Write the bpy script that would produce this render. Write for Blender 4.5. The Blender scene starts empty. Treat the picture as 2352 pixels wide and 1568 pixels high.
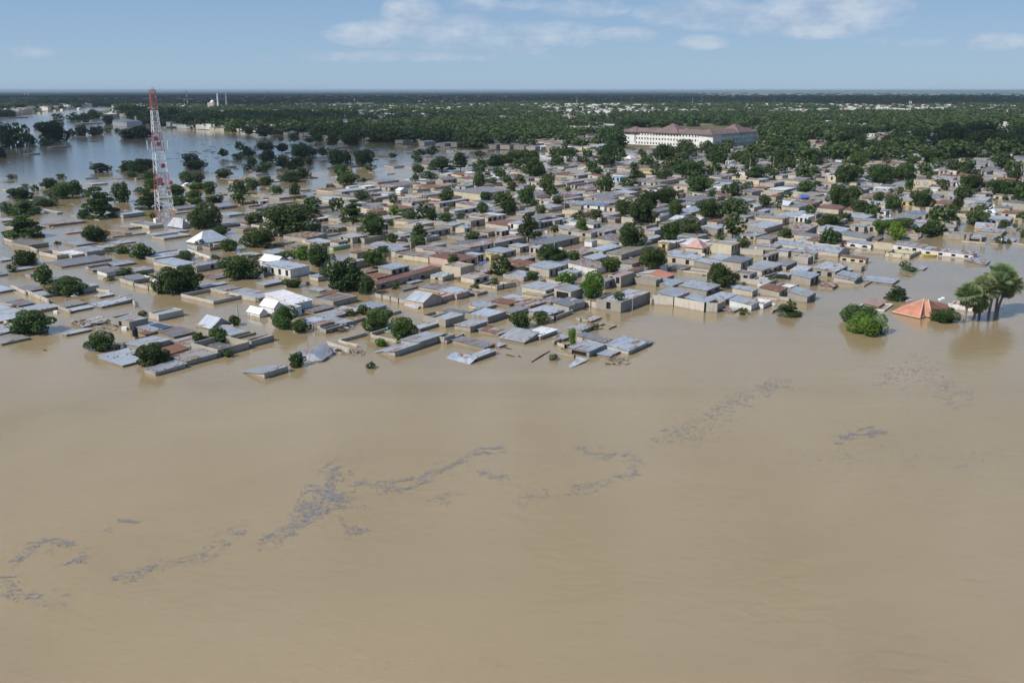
import bpy, math, random
import numpy as np
from mathutils import Vector, noise as mnoise
random.seed(7)
S = bpy.context.scene
C = S.collection
PI = math.pi
R = math.radians

# ------------------------------------------------------------------ camera
HCAM = 42.0                      # drone height above the flood (m)
FPX = 2050.0                     # focal length for a frame 2352 wide
PIT = math.atan(576.0 / FPX)
cam_d = bpy.data.cameras.new("camera")
cam_d.sensor_width = 36.0
cam_d.lens = 36.0 * FPX / 2352.0
cam_d.clip_start = 0.5
cam_d.clip_end = 90000.0
cam = bpy.data.objects.new("camera", cam_d)
C.objects.link(cam)
cam.location = (0, 0, HCAM)
cam.rotation_euler = (R(90) - PIT, 0, 0)
S.camera = cam

# ------------------------------------------------------------------ light
SUN_EL = 43.0
SHADOW_DIR = 30.0                # compass heading of shadows, degrees from +X
sun_d = bpy.data.lights.new("sun", 'SUN')
sun_d.energy = 4.2
sun_d.angle = R(0.55)
sun_d.color = (1.0, 0.965, 0.91)
sun = bpy.data.objects.new("sun", sun_d)
C.objects.link(sun)
ce, se = math.cos(R(SUN_EL)), math.sin(R(SUN_EL))
ldir = Vector((math.cos(R(SHADOW_DIR)) * ce, math.sin(R(SHADOW_DIR)) * ce, -se))
sun.rotation_euler = ldir.to_track_quat('-Z', 'Y').to_euler()
sun.location = (-200, -100, 300)

W = bpy.data.worlds.new("World")
S.world = W
W.use_nodes = True
SKY_STRENGTH = 0.11
HAZE = 0.000062

S.view_settings.view_transform = 'Standard'
S.view_settings.look = 'None'
S.view_settings.exposure = 0.16
S.view_settings.gamma = 1.0
S.render.engine = 'CYCLES'
S.cycles.use_denoising = True
S.cycles.max_bounces = 6
S.cycles.diffuse_bounces = 2
S.cycles.glossy_bounces = 3
S.cycles.transparent_max_bounces = 24
S.cycles.volume_bounces = 0
S.cycles.use_adaptive_sampling = True
S.cycles.adaptive_threshold = 0.02

# ------------------------------------------------------------------ photo pixel -> ground point (frame 2352 x 1568)
CP, SP = math.cos(PIT), math.sin(PIT)
def ground(vx, vy, z=0.0):
    up = 784.0 - vy
    Y = FPX * CP + up * SP
    Z = up * CP - FPX * SP
    t = (HCAM - z) / (-Z)
    return ((vx - 1176.0) * t, Y * t)
def z_at(Y, vy):
    up = 784.0 - vy
    return HCAM + Y * (up * CP - FPX * SP) / (FPX * CP + up * SP)
def project(X, Y, Z):
    f = Y * CP - (Z - HCAM) * SP
    u = Y * SP + (Z - HCAM) * CP
    return 1176 + FPX * X / f, 784 - FPX * u / f
# close-up windows of the photograph the positions were measured in: (left, top, scale), photo pixels
WIN = {'A': (0, 850, 3.92), 'B': (550, 850, 3.92), 'C': (1100, 850, 3.92), 'D': (1650, 850, 3.92), 'E': (2200, 850, 3.92),
       'F': (2775, 850, 3.92), 'G': (0, 500, 3.92), 'H': (550, 500, 3.92), 'I': (1100, 500, 3.92), 'J': (1650, 500, 3.92),
       'K': (2200, 500, 3.92), 'L': (2775, 500, 3.92), 'M': (0, 270, 3.92), 'N': (600, 270, 3.92), 'O': (1900, 270, 3.36),
       'P': (2600, 270, 3.0348)}
def V(w, x, y):
    ox, oy, s = WIN[w]
    return (ox + x / s) / 1.43495, (oy + y / s) / 1.43495

# ------------------------------------------------------------------ nodes helpers
class NT:
    def __init__(self, tree):
        self.t = tree; self.n = tree.nodes; self.l = tree.links
    def add(self, typ, **kw):
        n = self.n.new(typ)
        ins = kw.pop('ins', None)
        for k, v in kw.items(): setattr(n, k, v)
        if ins:
            for k, v in ins.items():
                s = n.inputs[k]
                if hasattr(v, 'is_linked') or hasattr(v, 'links'): self.l.new(v, s)
                else: s.default_value = v
        return n
    def math(self, op, a, b=None, c=None, clamp=False):
        n = self.n.new('ShaderNodeMath'); n.operation = op; n.use_clamp = clamp
        for i, v in enumerate((a, b, c)):
            if v is None: continue
            if hasattr(v, 'links'): self.l.new(v, n.inputs[i])
            else: n.inputs[i].default_value = v
        return n.outputs[0]
    def mix(self, fac, a, b, blend='MIX'):
        n = self.n.new('ShaderNodeMix'); n.data_type = 'RGBA'; n.blend_type = blend
        for i, v in ((0, fac), (6, a), (7, b)):
            if hasattr(v, 'links'): self.l.new(v, n.inputs[i])
            else: n.inputs[i].default_value = v if i == 0 else (tuple(v) + (1,))[:4]
        return n.outputs[2]
    def ramp(self, fac, stops, interp='LINEAR'):
        n = self.n.new('ShaderNodeValToRGB'); n.color_ramp.interpolation = interp
        e = n.color_ramp.elements
        while len(e) < len(stops): e.new(0.5)
        for el, (p, c) in zip(e, stops):
            el.position = p
            el.color = (c, c, c, 1) if isinstance(c, (int, float)) else (tuple(c) + (1,))[:4]
        self.l.new(fac, n.inputs[0])
        return n.outputs[0]
    def noise(self, vec, scale, detail=3, rough=0.55, dim='3D', dist=0.0):
        n = self.n.new('ShaderNodeTexNoise'); n.noise_dimensions = dim
        if vec is not None: self.l.new(vec, n.inputs['Vector'])
        n.inputs['Scale'].default_value = scale; n.inputs['Detail'].default_value = detail
        n.inputs['Roughness'].default_value = rough; n.inputs['Distortion'].default_value = dist
        return n.outputs[0]
    def sep(self, v):
        n = self.n.new('ShaderNodeSeparateXYZ'); self.l.new(v, n.inputs[0]); return n.outputs
    def comb(self, x, y, z):
        n = self.n.new('ShaderNodeCombineXYZ')
        for i, v in enumerate((x, y, z)):
            if hasattr(v, 'links'): self.l.new(v, n.inputs[i])
            else: n.inputs[i].default_value = v
        return n.outputs[0]
def new_mat(name):
    m = bpy.data.materials.new(name); m.use_nodes = True
    m.node_tree.nodes.clear()
    nt = NT(m.node_tree)
    out = nt.add('ShaderNodeOutputMaterial')
    return m, nt, out
def principled(nt, out, **ins):
    b = nt.add('ShaderNodeBsdfPrincipled')
    for k, v in ins.items():
        s = b.inputs[k.replace('_', ' ')]
        if hasattr(v, 'links'): nt.l.new(v, s)
        else: s.default_value = (tuple(v) + (1,))[:4] if isinstance(v, (tuple, list)) else v
    nt.l.new(b.outputs[0], out.inputs[0])
    return b
def bump(nt, h, strength, dist=0.05):
    n = nt.n.new('ShaderNodeBump'); n.inputs['Strength'].default_value = strength; n.inputs['Distance'].default_value = dist
    nt.l.new(h, n.inputs['Height']); return n.outputs[0]
def simple(name, col, rough=0.7, metal=0.0, var=0.12, scale=1.5, spec=0.3):
    m, nt, out = new_mat(name)
    tc = nt.add('ShaderNodeTexCoord').outputs['Object']
    nz = nt.noise(tc, scale, 4)
    f = nt.ramp(nz, [(0.3, 1 - var), (0.7, 1 + var)])
    c = nt.mix(1.0, col, f, 'MULTIPLY')
    principled(nt, out, Base_Color=c, Roughness=rough, Metallic=metal, Specular_IOR_Level=spec)
    return m

# ------------------------------------------------------------------ world: Nishita sky with fair weather cumulus
wt = NT(W.node_tree)
W.node_tree.nodes.clear()
wout = wt.add('ShaderNodeOutputWorld')
sky = wt.add('ShaderNodeTexSky', sky_type='NISHITA')
sky.sun_disc = False
sky.sun_elevation = R(SUN_EL)
sky.sun_rotation = R(90 - (SHADOW_DIR + 180))
sky.altitude = 300
sky.air_density = 1.0
sky.dust_density = 0.6
sky.ozone_density = 1.6
d = wt.sep(wt.add('ShaderNodeTexCoord').outputs['Generated'])
yy = wt.math('MAXIMUM', d[1], 0.02)
cu = wt.math('DIVIDE', d[0], yy)
cw = wt.math('DIVIDE', d[2], yy)
warp = wt.noise(wt.comb(wt.math('MULTIPLY', cu, 9.0), wt.math('MULTIPLY', cw, 20.0), 0.0), 1.0, 3)
cvec = wt.comb(wt.math('MULTIPLY', cu, 16.0), wt.math('MULTIPLY', cw, 38.0), 3.3)
cn = wt.noise(cvec, 1.0, 8, 0.62, dist=0.35)
mask = None
for (x, y, rx, ry, g) in ((860, 75, 95, 26, .85), (950, 40, 60, 45, 1.0), (1010, 70, 120, 34, .9), (1150, 85, 190, 34, .62), (1280, 90, 75, 20, .55), (1440, 82, 62, 16, .6),
                          (1350, 15, 90, 20, .6), (1640, 25, 150, 34, .8), (1850, 35, 190, 42, .95), (1960, 15, 110, 34, 1.0), (1610, 98, 55, 14, .5), (2290, 98, 70, 18, .6),
                          (1130, 5, 120, 18, .5), (30, 120, 80, 14, .3), (2080, 95, 110, 12, .35), (740, 135, 160, 10, .3), (1000, 130, 320, 12, .32)):
    up = 784 - y; yd = FPX * CP + up * SP
    u0 = (x - 1176) / yd; w0 = (up * CP - FPX * SP) / yd
    a = wt.math('DIVIDE', wt.math('SUBTRACT', cu, u0), rx / yd)
    b = wt.math('DIVIDE', wt.math('SUBTRACT', cw, w0), ry / yd)
    r2 = wt.math('ADD', wt.math('MULTIPLY', a, a), wt.math('MULTIPLY', b, b))
    g_ = wt.math('MULTIPLY', wt.math('SUBTRACT', 1.0, wt.math('MULTIPLY', r2, 0.5), clamp=True), g)
    mask = g_ if mask is None else wt.math('MAXIMUM', mask, g_)
mm = wt.math('ADD', mask, wt.math('MULTIPLY', wt.math('SUBTRACT', cn, 0.5), 2.3))
mm = wt.math('MULTIPLY', wt.ramp(mm, [(0.08, 0.0), (0.78, 1.0)]), wt.ramp(mask, [(0.0, 0.0), (0.25, 1.0)]))
mm = wt.math('MULTIPLY', mm, wt.ramp(d[1], [(0.02, 0.0), (0.1, 1.0)]))
shade = wt.noise(wt.comb(wt.math('MULTIPLY', cu, 22.0), wt.math('MULTIPLY', wt.math('ADD', cw, 0.012), 48.0), 7.7), 1.0, 5, 0.6)
ccol = wt.mix(wt.ramp(shade, [(0.35, 0.0), (0.62, 1.0)]), (3.1, 3.9, 5.2), (5.2, 5.7, 6.3))
grad = wt.ramp(wt.math('DIVIDE', d[2], 0.5, clamp=True), [(0.0, (2.75, 3.95, 5.25)), (0.06, (2.5, 3.8, 5.3)), (0.2, (1.95, 3.2, 5.1)), (1.0, (0.75, 1.7, 3.9))])
skyc = wt.mix(wt.ramp(d[2], [(0.25, 0.9), (0.6, 0.35)]), sky.outputs[0], grad)
wc = wt.mix(wt.math('MULTIPLY', mm, 0.66), skyc, ccol)
bg = wt.add('ShaderNodeBackground', ins={'Color': wc, 'Strength': SKY_STRENGTH})
wt.l.new(bg.outputs[0], wout.inputs[0])

# ------------------------------------------------------------------ object helpers
def tag(o, label=None, cat=None, group=None, kind=None):
    if label: o['label'] = label
    if cat: o['category'] = cat
    if group: o['group'] = group
    if kind: o['kind'] = kind
    return o
def empty(name, loc, rz=0.0, **t):
    o = bpy.data.objects.new(name, None); C.objects.link(o)
    o.location = loc; o.rotation_euler = (0, 0, rz); o.empty_display_size = 0.5
    tag(o, **t); return o
def link(name, me, parent=None, loc=None, color=None, mat=None):
    o = bpy.data.objects.new(name, me); C.objects.link(o)
    if parent is not None: o.parent = parent
    if loc is not None: o.location = loc
    if color is not None: o.color = color
    if mat is not None and not me.materials: me.materials.append(mat)
    return o
class MB:
    """collects faces, becomes one mesh"""
    def __init__(self): self.v = []; self.f = []; self.m = []; self.c = []
    def poly(self, pts, mi=0, col=None):
        n = len(self.v); self.v += [tuple(p) for p in pts]; self.f.append(tuple(range(n, n + len(pts)))); self.m.append(mi); self.c.append(col)
    def box(self, x0, x1, y0, y1, z0, z1, mi=0, col=None):
        n = len(self.v)
        self.v += [(x0, y0, z0), (x1, y0, z0), (x1, y1, z0), (x0, y1, z0), (x0, y0, z1), (x1, y0, z1), (x1, y1, z1), (x0, y1, z1)]
        for q in ((0, 3, 2, 1), (4, 5, 6, 7), (0, 1, 5, 4), (1, 2, 6, 5), (2, 3, 7, 6), (3, 0, 4, 7)):
            self.f.append(tuple(n + i for i in q)); self.m.append(mi); self.c.append(col)
    def slab(self, pts, th=0.08, mi=0, col=None):
        n = len(self.v); k = len(pts)
        self.v += [tuple(p) for p in pts] + [(p[0], p[1], p[2] - th) for p in pts]
        F = [tuple(range(n, n + k)), tuple(range(n + 2 * k - 1, n + k - 1, -1))]
        for i in range(k):
            j = (i + 1) % k; F.append((n + i, n + k + i, n + k + j, n + j))
        self.f += F; self.m += [mi] * len(F); self.c += [col] * len(F)
    def bar(self, p, q, r, r2=None, n=4, mi=0, cap=True, col=None):
        p = Vector(p); q = Vector(q); r2 = r if r2 is None else r2
        ax = (q - p)
        if ax.length < 1e-6: return
        ax.normalize()
        s = ax.orthogonal().normalized(); t = ax.cross(s); k = len(self.v)
        for P, rr in ((p, r), (q, r2)):
            for i in range(n):
                a = 2 * PI * (i + .5) / n; self.v.append(tuple(P + (s * math.cos(a) + t * math.sin(a)) * rr))
        for i in range(n):
            j = (i + 1) % n; self.f.append((k + i, k + j, k + n + j, k + n + i)); self.m.append(mi); self.c.append(col)
        if cap:
            self.f.append(tuple(k + n - 1 - i for i in range(n))); self.f.append(tuple(k + n + i for i in range(n))); self.m += [mi, mi]; self.c += [col, col]
    def lathe(self, prof, n=12, cx=0, cy=0, mi=0, cap=False):
        k = len(self.v)
        for (r, z) in prof:
            for i in range(n):
                a = 2 * PI * i / n; self.v.append((cx + r * math.cos(a), cy + r * math.sin(a), z))
        for j in range(len(prof) - 1):
            for i in range(n):
                i2 = (i + 1) % n
                self.f.append((k + j * n + i, k + j * n + i2, k + (j + 1) * n + i2, k + (j + 1) * n + i)); self.m.append(mi); self.c.append(None)
        if cap:
            self.f.append(tuple(k + (len(prof) - 1) * n + i for i in range(n))); self.m.append(mi); self.c.append(None)
    def mesh(self, name, mats, smooth=False):
        me = bpy.data.meshes.new(name)
        me.from_pydata(self.v, [], self.f)
        for m in mats: me.materials.append(m)
        if len(mats) > 1: me.polygons.foreach_set('material_index', self.m)
        if smooth: me.polygons.foreach_set('use_smooth', [True] * len(self.f))
        if any(c is not None for c in self.c):
            at = me.color_attributes.new('col', 'FLOAT_COLOR', 'CORNER')
            arr = []
            for c, f in zip(self.c, self.f): arr += list(c or (1, 1, 1, 0)) * len(f)
            at.data.foreach_set('color', arr)
        me.update(); return me
    def build(self, name, mats, parent=None, loc=None, color=None, smooth=False):
        if not isinstance(mats, (list, tuple)): mats = [mats]
        return link(name, self.mesh(name, mats, smooth), parent, loc, color)

# ------------------------------------------------------------------ materials
def col_source(nt, attr):
    if attr:
        a = nt.add('ShaderNodeAttribute', attribute_name='col')
        return a.outputs['Color'], a.outputs['Alpha']
    o = nt.add('ShaderNodeObjectInfo')
    return o.outputs['Color'], o.outputs['Alpha']
def roof_mat(name, attr=False):
    """sheet metal laid in strips; colour alpha = how rusty"""
    m, nt, out = new_mat(name)
    col, rust = col_source(nt, attr)
    tc = nt.add('ShaderNodeTexCoord').outputs['Object']
    rnd = nt.add('ShaderNodeObjectInfo').outputs['Random']
    p = nt.sep(tc)
    off = nt.math('MULTIPLY', rnd, 57.0)
    sx = nt.math('FLOOR', nt.math('DIVIDE', p[0], 0.85))
    sy = nt.math('FLOOR', nt.math('DIVIDE', p[1], 2.9))
    wn = nt.add('ShaderNodeTexWhiteNoise', noise_dimensions='3D')
    nt.l.new(nt.comb(sx, sy, off), wn.inputs['Vector'])
    wv = wn.outputs['Value']
    base = nt.mix(nt.ramp(wv, [(0.0, 0.0), (1.0, 1.0)]), nt.mix(1.0, col, (0.86, 0.86, 0.87), 'MULTIPLY'), nt.mix(1.0, col, (1.10, 1.10, 1.10), 'MULTIPLY'))
    blot = nt.noise(nt.comb(nt.math('ADD', p[0], off), nt.math('MULTIPLY', p[1], 0.45), 0.0), 0.5, 5, 0.65)
    base = nt.mix(nt.ramp(blot, [(0.45, 0.0), (0.75, 0.5)]), base, nt.mix(1.0, base, (0.66, 0.64, 0.62), 'MULTIPLY'))
    streak = nt.noise(nt.comb(nt.math('ADD', nt.math('MULTIPLY', p[0], 1.3), off), nt.math('MULTIPLY', p[1], 0.28), 2.0), 1.0, 4, 0.7)
    rv = nt.math('ADD', nt.math('ADD', nt.math('MULTIPLY', wv, 0.35), nt.math('MULTIPLY', streak, 0.9)), nt.math('MULTIPLY', rust, 0.95))
    rf = nt.ramp(rv, [(0.78, 0.0), (1.12, 1.0)])
    rc = nt.mix(nt.noise(tc, 1.7, 3), (0.10, 0.040, 0.024), (0.26, 0.125, 0.075))
    c = nt.mix(rf, base, rc)
    seam = nt.math('ABSOLUTE', nt.math('SUBTRACT', nt.math('FRACT', nt.math('DIVIDE', p[0], 0.85)), 0.5))
    c = nt.mix(nt.ramp(seam, [(0.44, 0.0), (0.5, 0.35)]), c, (0.08, 0.08, 0.085))
    wave = nt.math('SINE', nt.math('MULTIPLY', p[0], 2 * PI / 0.17))
    metal = nt.math('MULTIPLY', nt.math('SUBTRACT', 1.0, rf), 0.35)
    principled(nt, out, Base_Color=c, Roughness=nt.math('ADD', 0.42, nt.math('MULTIPLY', rf, 0.4)), Metallic=metal,
               Normal=bump(nt, wave, 0.25, 0.02))
    return m
def wall_mat(name, attr=False):
    m, nt, out = new_mat(name)
    col, al = col_source(nt, attr)
    g = nt.add('ShaderNodeNewGeometry').outputs['Position']
    p = nt.sep(g)
    n1 = nt.noise(g, 0.35, 5, 0.6); n2 = nt.noise(g, 2.6, 3, 0.6)
    c = nt.mix(nt.ramp(n1, [(0.35, 0.0), (0.7, 0.55)]), col, nt.mix(1.0, col, (0.70, 0.66, 0.60), 'MULTIPLY'))
    c = nt.mix(nt.ramp(n2, [(0.4, 0.0), (0.75, 0.35)]), c, nt.mix(1.0, c, (0.72, 0.70, 0.66), 'MULTIPLY'))
    # runs of dirt down the blockwork and the damp line left by the flood
    run = nt.noise(nt.comb(nt.math('MULTIPLY', nt.math('ADD', p[0], p[1]), 1.6), nt.math('MULTIPLY', nt.math('SUBTRACT', p[0], p[1]), 1.6), nt.math('MULTIPLY', p[2], 0.3)), 1.0, 3)
    c = nt.mix(nt.ramp(run, [(0.52, 0.0), (0.72, 0.45)]), c, nt.mix(1.0, c, (0.6, 0.57, 0.53), 'MULTIPLY'))
    damp = nt.math('ADD', p[2], nt.math('MULTIPLY', nt.math('SUBTRACT', nt.noise(g, 0.8, 2), 0.5), 0.5))
    c = nt.mix(nt.ramp(damp, [(0.12, 0.55), (0.3, 0.0)]), c, (0.16, 0.12, 0.08))
    course = nt.math('ABSOLUTE', nt.math('SUBTRACT', nt.math('FRACT', nt.math('DIVIDE', p[2], 0.24)), 0.5))
    c = nt.mix(nt.ramp(course, [(0.42, 0.0), (0.5, 0.22)]), c, nt.mix(1.0, c, (0.5, 0.48, 0.45), 'MULTIPLY'))
    principled(nt, out, Base_Color=c, Roughness=0.9, Specular_IOR_Level=0.15, Normal=bump(nt, n2, 0.3, 0.05))
    return m
def leaf_mat(name):
    m, nt, out = new_mat(name)
    oi = nt.add('ShaderNodeObjectInfo')
    g = nt.add('ShaderNodeNewGeometry').outputs['Position']
    isl = nt.add('ShaderNodeNewGeometry').outputs['Random Per Island']
    n1 = nt.noise(g, 0.35, 3)
    v = nt.math('ADD', nt.math('MULTIPLY', isl, 0.6), nt.math('MULTIPLY', n1, 0.7))
    c = nt.mix(nt.ramp(v, [(0.2, 0.0), (0.95, 1.0)]), nt.mix(1.0, oi.outputs['Color'], (0.62, 0.66, 0.7), 'MULTIPLY'), nt.mix(1.0, oi.outputs['Color'], (1.55, 1.4, 1.2), 'MULTIPLY'))
    hv = nt.math('ADD', 0.86, nt.math('MULTIPLY', oi.outputs['Random'], 0.3))
    c = nt.mix(1.0, c, nt.comb(hv, 1.0, 1.0), 'MULTIPLY')
    b = nt.add('ShaderNodeBsdfPrincipled', ins={'Base Color': c, 'Roughness': 0.6, 'Specular IOR Level': 0.25})
    t = nt.add('ShaderNodeBsdfTranslucent', ins={'Color': nt.mix(1.0, c, (1.1, 1.5, 0.5), 'MULTIPLY')})
    mx = nt.add('ShaderNodeMixShader', ins={0: 0.22})
    nt.l.new(b.outputs[0], mx.inputs[1]); nt.l.new(t.outputs[0], mx.inputs[2]); nt.l.new(mx.outputs[0], out.inputs[0])
    return m
M_ROOF = roof_mat('roof_sheet'); M_ROOF_A = roof_mat('roof_sheet_mixed', True)
M_WALL = wall_mat('block_wall'); M_WALL_A = wall_mat('block_wall_mixed', True)
M_LEAF = leaf_mat('leaves')
M_BARK = simple('bark', (0.11, 0.085, 0.06), 0.9)
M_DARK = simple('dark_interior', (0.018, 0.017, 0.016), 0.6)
M_STONE = simple('block_rubble', (0.30, 0.26, 0.21), 0.9)
M_WHITE = simple('white_paint', (0.78, 0.78, 0.76), 0.5, var=0.05)
M_DISH = simple('dish_enamel', (0.80, 0.81, 0.80), 0.45, var=0.03)
M_STEEL = simple('galvanised_steel', (0.42, 0.43, 0.44), 0.45, 0.5)
M_RED = simple('red_oxide_paint', (0.42, 0.085, 0.05), 0.5)
M_POLE = simple('pole_concrete', (0.40, 0.37, 0.33), 0.85)
M_BLACK = simple('black_plastic', (0.022, 0.022, 0.024), 0.4)
M_WOOD = simple('driftwood', (0.09, 0.065, 0.045), 0.9)
M_GATE = simple('gate_metal', (0.20, 0.075, 0.06), 0.6)
# ------------------------------------------------------------------ water and land
def poly_obj(name, pts, z, mat, kind='structure'):
    me = bpy.data.meshes.new(name)
    me.from_pydata([(x, y, z) for x, y in pts], [], [tuple(range(len(pts)))])
    me.materials.append(mat); me.update()
    if me.polygons[0].normal.z < 0: me.flip_normals()
    o = link(name, me); tag(o, kind=kind); return o
m, nt, out = new_mat('muddy_flood_water')
g = nt.add('ShaderNodeNewGeometry').outputs['Position']
p = nt.sep(g)
silt = nt.noise(nt.comb(nt.math('MULTIPLY', p[0], 0.010), nt.math('MULTIPLY', p[1], 0.02), 0.0), 1.0, 5, 0.6, dist=1.2)
wcol = nt.mix(nt.ramp(silt, [(0.3, 0.0), (0.7, 1.0)]), (0.262, 0.198, 0.106), (0.330, 0.252, 0.140))
# slow swells, wind ripples and smoother slicks
swell = nt.noise(nt.comb(nt.math('MULTIPLY', p[0], 0.35), nt.math('MULTIPLY', p[1], 0.6), 0.0), 1.0, 3, 0.5, dist=0.6)
rip = nt.noise(nt.comb(nt.math('MULTIPLY', p[0], 1.6), nt.math('MULTIPLY', p[1], 3.2), 0.0), 1.0, 3, 0.6, dist=1.0)
slick = nt.ramp(nt.noise(nt.comb(nt.math('MULTIPLY', p[0], 0.018), nt.math('MULTIPLY', p[1], 0.05), 5.0), 1.0, 4, 0.6, dist=1.5), [(0.4, 0.25), (0.62, 1.0)])
hgt = nt.math('ADD', nt.math('MULTIPLY', swell, 0.09), nt.math('MULTIPLY', nt.math('MULTIPLY', rip, slick), 0.028))
principled(nt, out, Base_Color=wcol, Roughness=0.11, IOR=1.45, Specular_IOR_Level=0.8, Normal=bump(nt, hgt, 0.62, 1.0))
M_WATER = m
FAR = 45000.0
poly_obj('flood_water', [(-FAR, -600), (FAR, -600), (FAR, FAR), (-FAR, FAR)], 0.0, M_WATER)
SHORE = [(-900, 300), (-300, 284), (0, 272), (100, 257), (170, 250), (236, 243), (262, 242), (266, 250), (215, 257), (200, 263), (262, 268), (300, 271), (345, 288), (430, 296), (530, 303),
         (640, 309), (800, 322), (960, 334), (1100, 343), (1300, 350), (1500, 356), (1800, 372), (2352, 392), (2800, 400)]
shore_w = [ground(x, y) for x, y in SHORE]
m, nt, out = new_mat('plain_ground')
g = nt.add('ShaderNodeNewGeometry').outputs['Position']
p = nt.sep(g)
n1 = nt.noise(g, 0.02, 5, 0.6); n2 = nt.noise(g, 0.0012, 5, 0.65)
c = nt.mix(nt.ramp(n1, [(0.4, 0.0), (0.65, 1.0)]), (0.075, 0.09, 0.035), (0.20, 0.16, 0.105))
far = nt.math('MULTIPLY', nt.ramp(nt.math('DIVIDE', p[1], 10000.0), [(0.62, 0.0), (0.70, 1.0)]),
              nt.ramp(nt.math('DIVIDE', p[0], nt.math('MAXIMUM', p[1], 10.0)), [(0.17, 0.0), (0.25, 1.0)]))
scrub = nt.mix(nt.ramp(n2, [(0.42, 0.0), (0.6, 1.0)]), (0.04, 0.06, 0.025), (0.12, 0.13, 0.07))
c = nt.mix(nt.ramp(nt.math('DIVIDE', p[1], 10000.0), [(0.3, 0.0), (0.6, 1.0)]), c, scrub)
c = nt.mix(far, c, nt.mix(nt.ramp(n2, [(0.45, 0.0), (0.62, 0.8)]), (0.27, 0.31, 0.17), (0.16, 0.2, 0.1)))
principled(nt, out, Base_Color=c, Roughness=0.95, Specular_IOR_Level=0.1)
poly_obj('plain', shore_w + [(FAR * .98, shore_w[-1][1]), (FAR * .98, FAR * .98), (-FAR * .98, FAR * .98), (-FAR * .98, shore_w[0][1])], 0.3, m)
def shore_y(vx):
    for (x0, y0), (x1, y1) in zip(SHORE, SHORE[1:]):
        if x0 <= vx <= x1 and x1 > x0: return y0 + (y1 - y0) * (vx - x0) / (x1 - x0)
    return SHORE[-1][1]
def on_land(X, Y):
    vx, vy = project(X, Y, 0)
    return vy < shore_y(vx) - 0.5

# fair weather clouds high above the plain (they carry the shade lying over the far suburbs)
m, nt, out = new_mat('cloud')
b1 = nt.add('ShaderNodeBsdfDiffuse', ins={'Color': (0.9, 0.9, 0.9, 1)}); b2 = nt.add('ShaderNodeBsdfTranslucent', ins={'Color': (0.85, 0.87, 0.9, 1)})
mx = nt.add('ShaderNodeMixShader', ins={0: 0.75}); nt.l.new(b1.outputs[0], mx.inputs[1]); nt.l.new(b2.outputs[0], mx.inputs[2]); 
def cloud_mat(nt, mx, out, T):
    tr = nt.add('ShaderNodeBsdfTransparent'); m2 = nt.add('ShaderNodeMixShader', ins={0: T}); nt.l.new(mx.outputs[0], m2.inputs[1]); nt.l.new(tr.outputs[0], m2.inputs[2]); nt.l.new(m2.outputs[0], out.inputs[0])
cloud_mat(nt, mx, out, .4)
M_CLOUD = m
M_CLOUD2 = m.copy(); M_CLOUD2.name = 'thin_cloud'
next(n for n in M_CLOUD2.node_tree.nodes if n.type == 'MIX_SHADER' and n.inputs[2].links[0].from_node.type == 'BSDF_TRANSPARENT').inputs[0].default_value = .76
CLOUD_Z = 1500.0
shx = math.cos(R(SHADOW_DIR)) / math.tan(R(SUN_EL)) * CLOUD_Z
shy = math.sin(R(SHADOW_DIR)) / math.tan(R(SUN_EL)) * CLOUD_Z
def cloud(x0, x1, y0, y1, seed, mat=None):
    """x,y: the ground it shades"""
    rnd = random.Random(seed)
    import bmesh
    bm = bmesh.new()
    n = 16
    for i in range(n):
        fx = (i + .5) / n
        cx = x0 + (x1 - x0) * fx - shx; cy = (y0 + y1) / 2 + rnd.uniform(-.12, .12) * (y1 - y0) - shy
        k = bmesh.ops.create_icosphere(bm, subdivisions=3, radius=1.0)
        for v in k['verts']:
            q = v.co.copy()
            w = 1 + 0.35 * mnoise.noise(q * 2.2 + Vector((i * 3.1, seed, 0)))
            v.co = Vector((cx + q.x * w * (x1 - x0) / n * 1.3, cy + q.y * w * (y1 - y0) / 2 * (1 if 0 < i < n - 1 else .6), CLOUD_Z + max(q.z, -.25) * w * 90))
    me = bpy.data.meshes.new('cloud'); bm.to_mesh(me); bm.free(); me.materials.append(mat or M_CLOUD)
    o = link('cloud', me); tag(o, kind='structure')
cloud(-5200, 6200, 2700, 6200, 3)
cloud(-1500, -120, 1050, 1550, 5, M_CLOUD2)
cloud(-950, -70, 450, 900, 9, M_CLOUD2)
cloud(330, 900, 620, 850, 12, M_CLOUD2)

# ------------------------------------------------------------------ trees
def leaf_mesh(name, pts, nrm, size, rng, flat=0.0):
    """a cloud of small leafy faces at PTS"""
    n = len(pts)
    r = rng.normal(size=(n, 3)); d = nrm * 0.9 + r * 0.75; d[:, 2] += 0.25
    d /= np.linalg.norm(d, axis=1)[:, None]
    t = np.cross(d, rng.normal(size=(n, 3))); t /= np.linalg.norm(t, axis=1)[:, None]
    b = np.cross(d, t)
    s = (size * rng.uniform(.6, 1.4, n))[:, None]
    q = np.stack([pts + t * s, pts + b * s * .6, pts - t * s, pts - b * s * .6], 1).reshape(-1, 3)
    me = bpy.data.meshes.new(name)
    me.vertices.add(4 * n); me.loops.add(4 * n); me.polygons.add(n)
    me.vertices.foreach_set('co', q.astype(np.float32).ravel())
    me.loops.foreach_set('vertex_index', np.arange(4 * n, dtype=np.int32))
    me.polygons.foreach_set('loop_start', np.arange(0, 4 * n, 4, dtype=np.int32))
    me.materials.append(M_LEAF); me.update(calc_edges=True); return me
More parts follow.
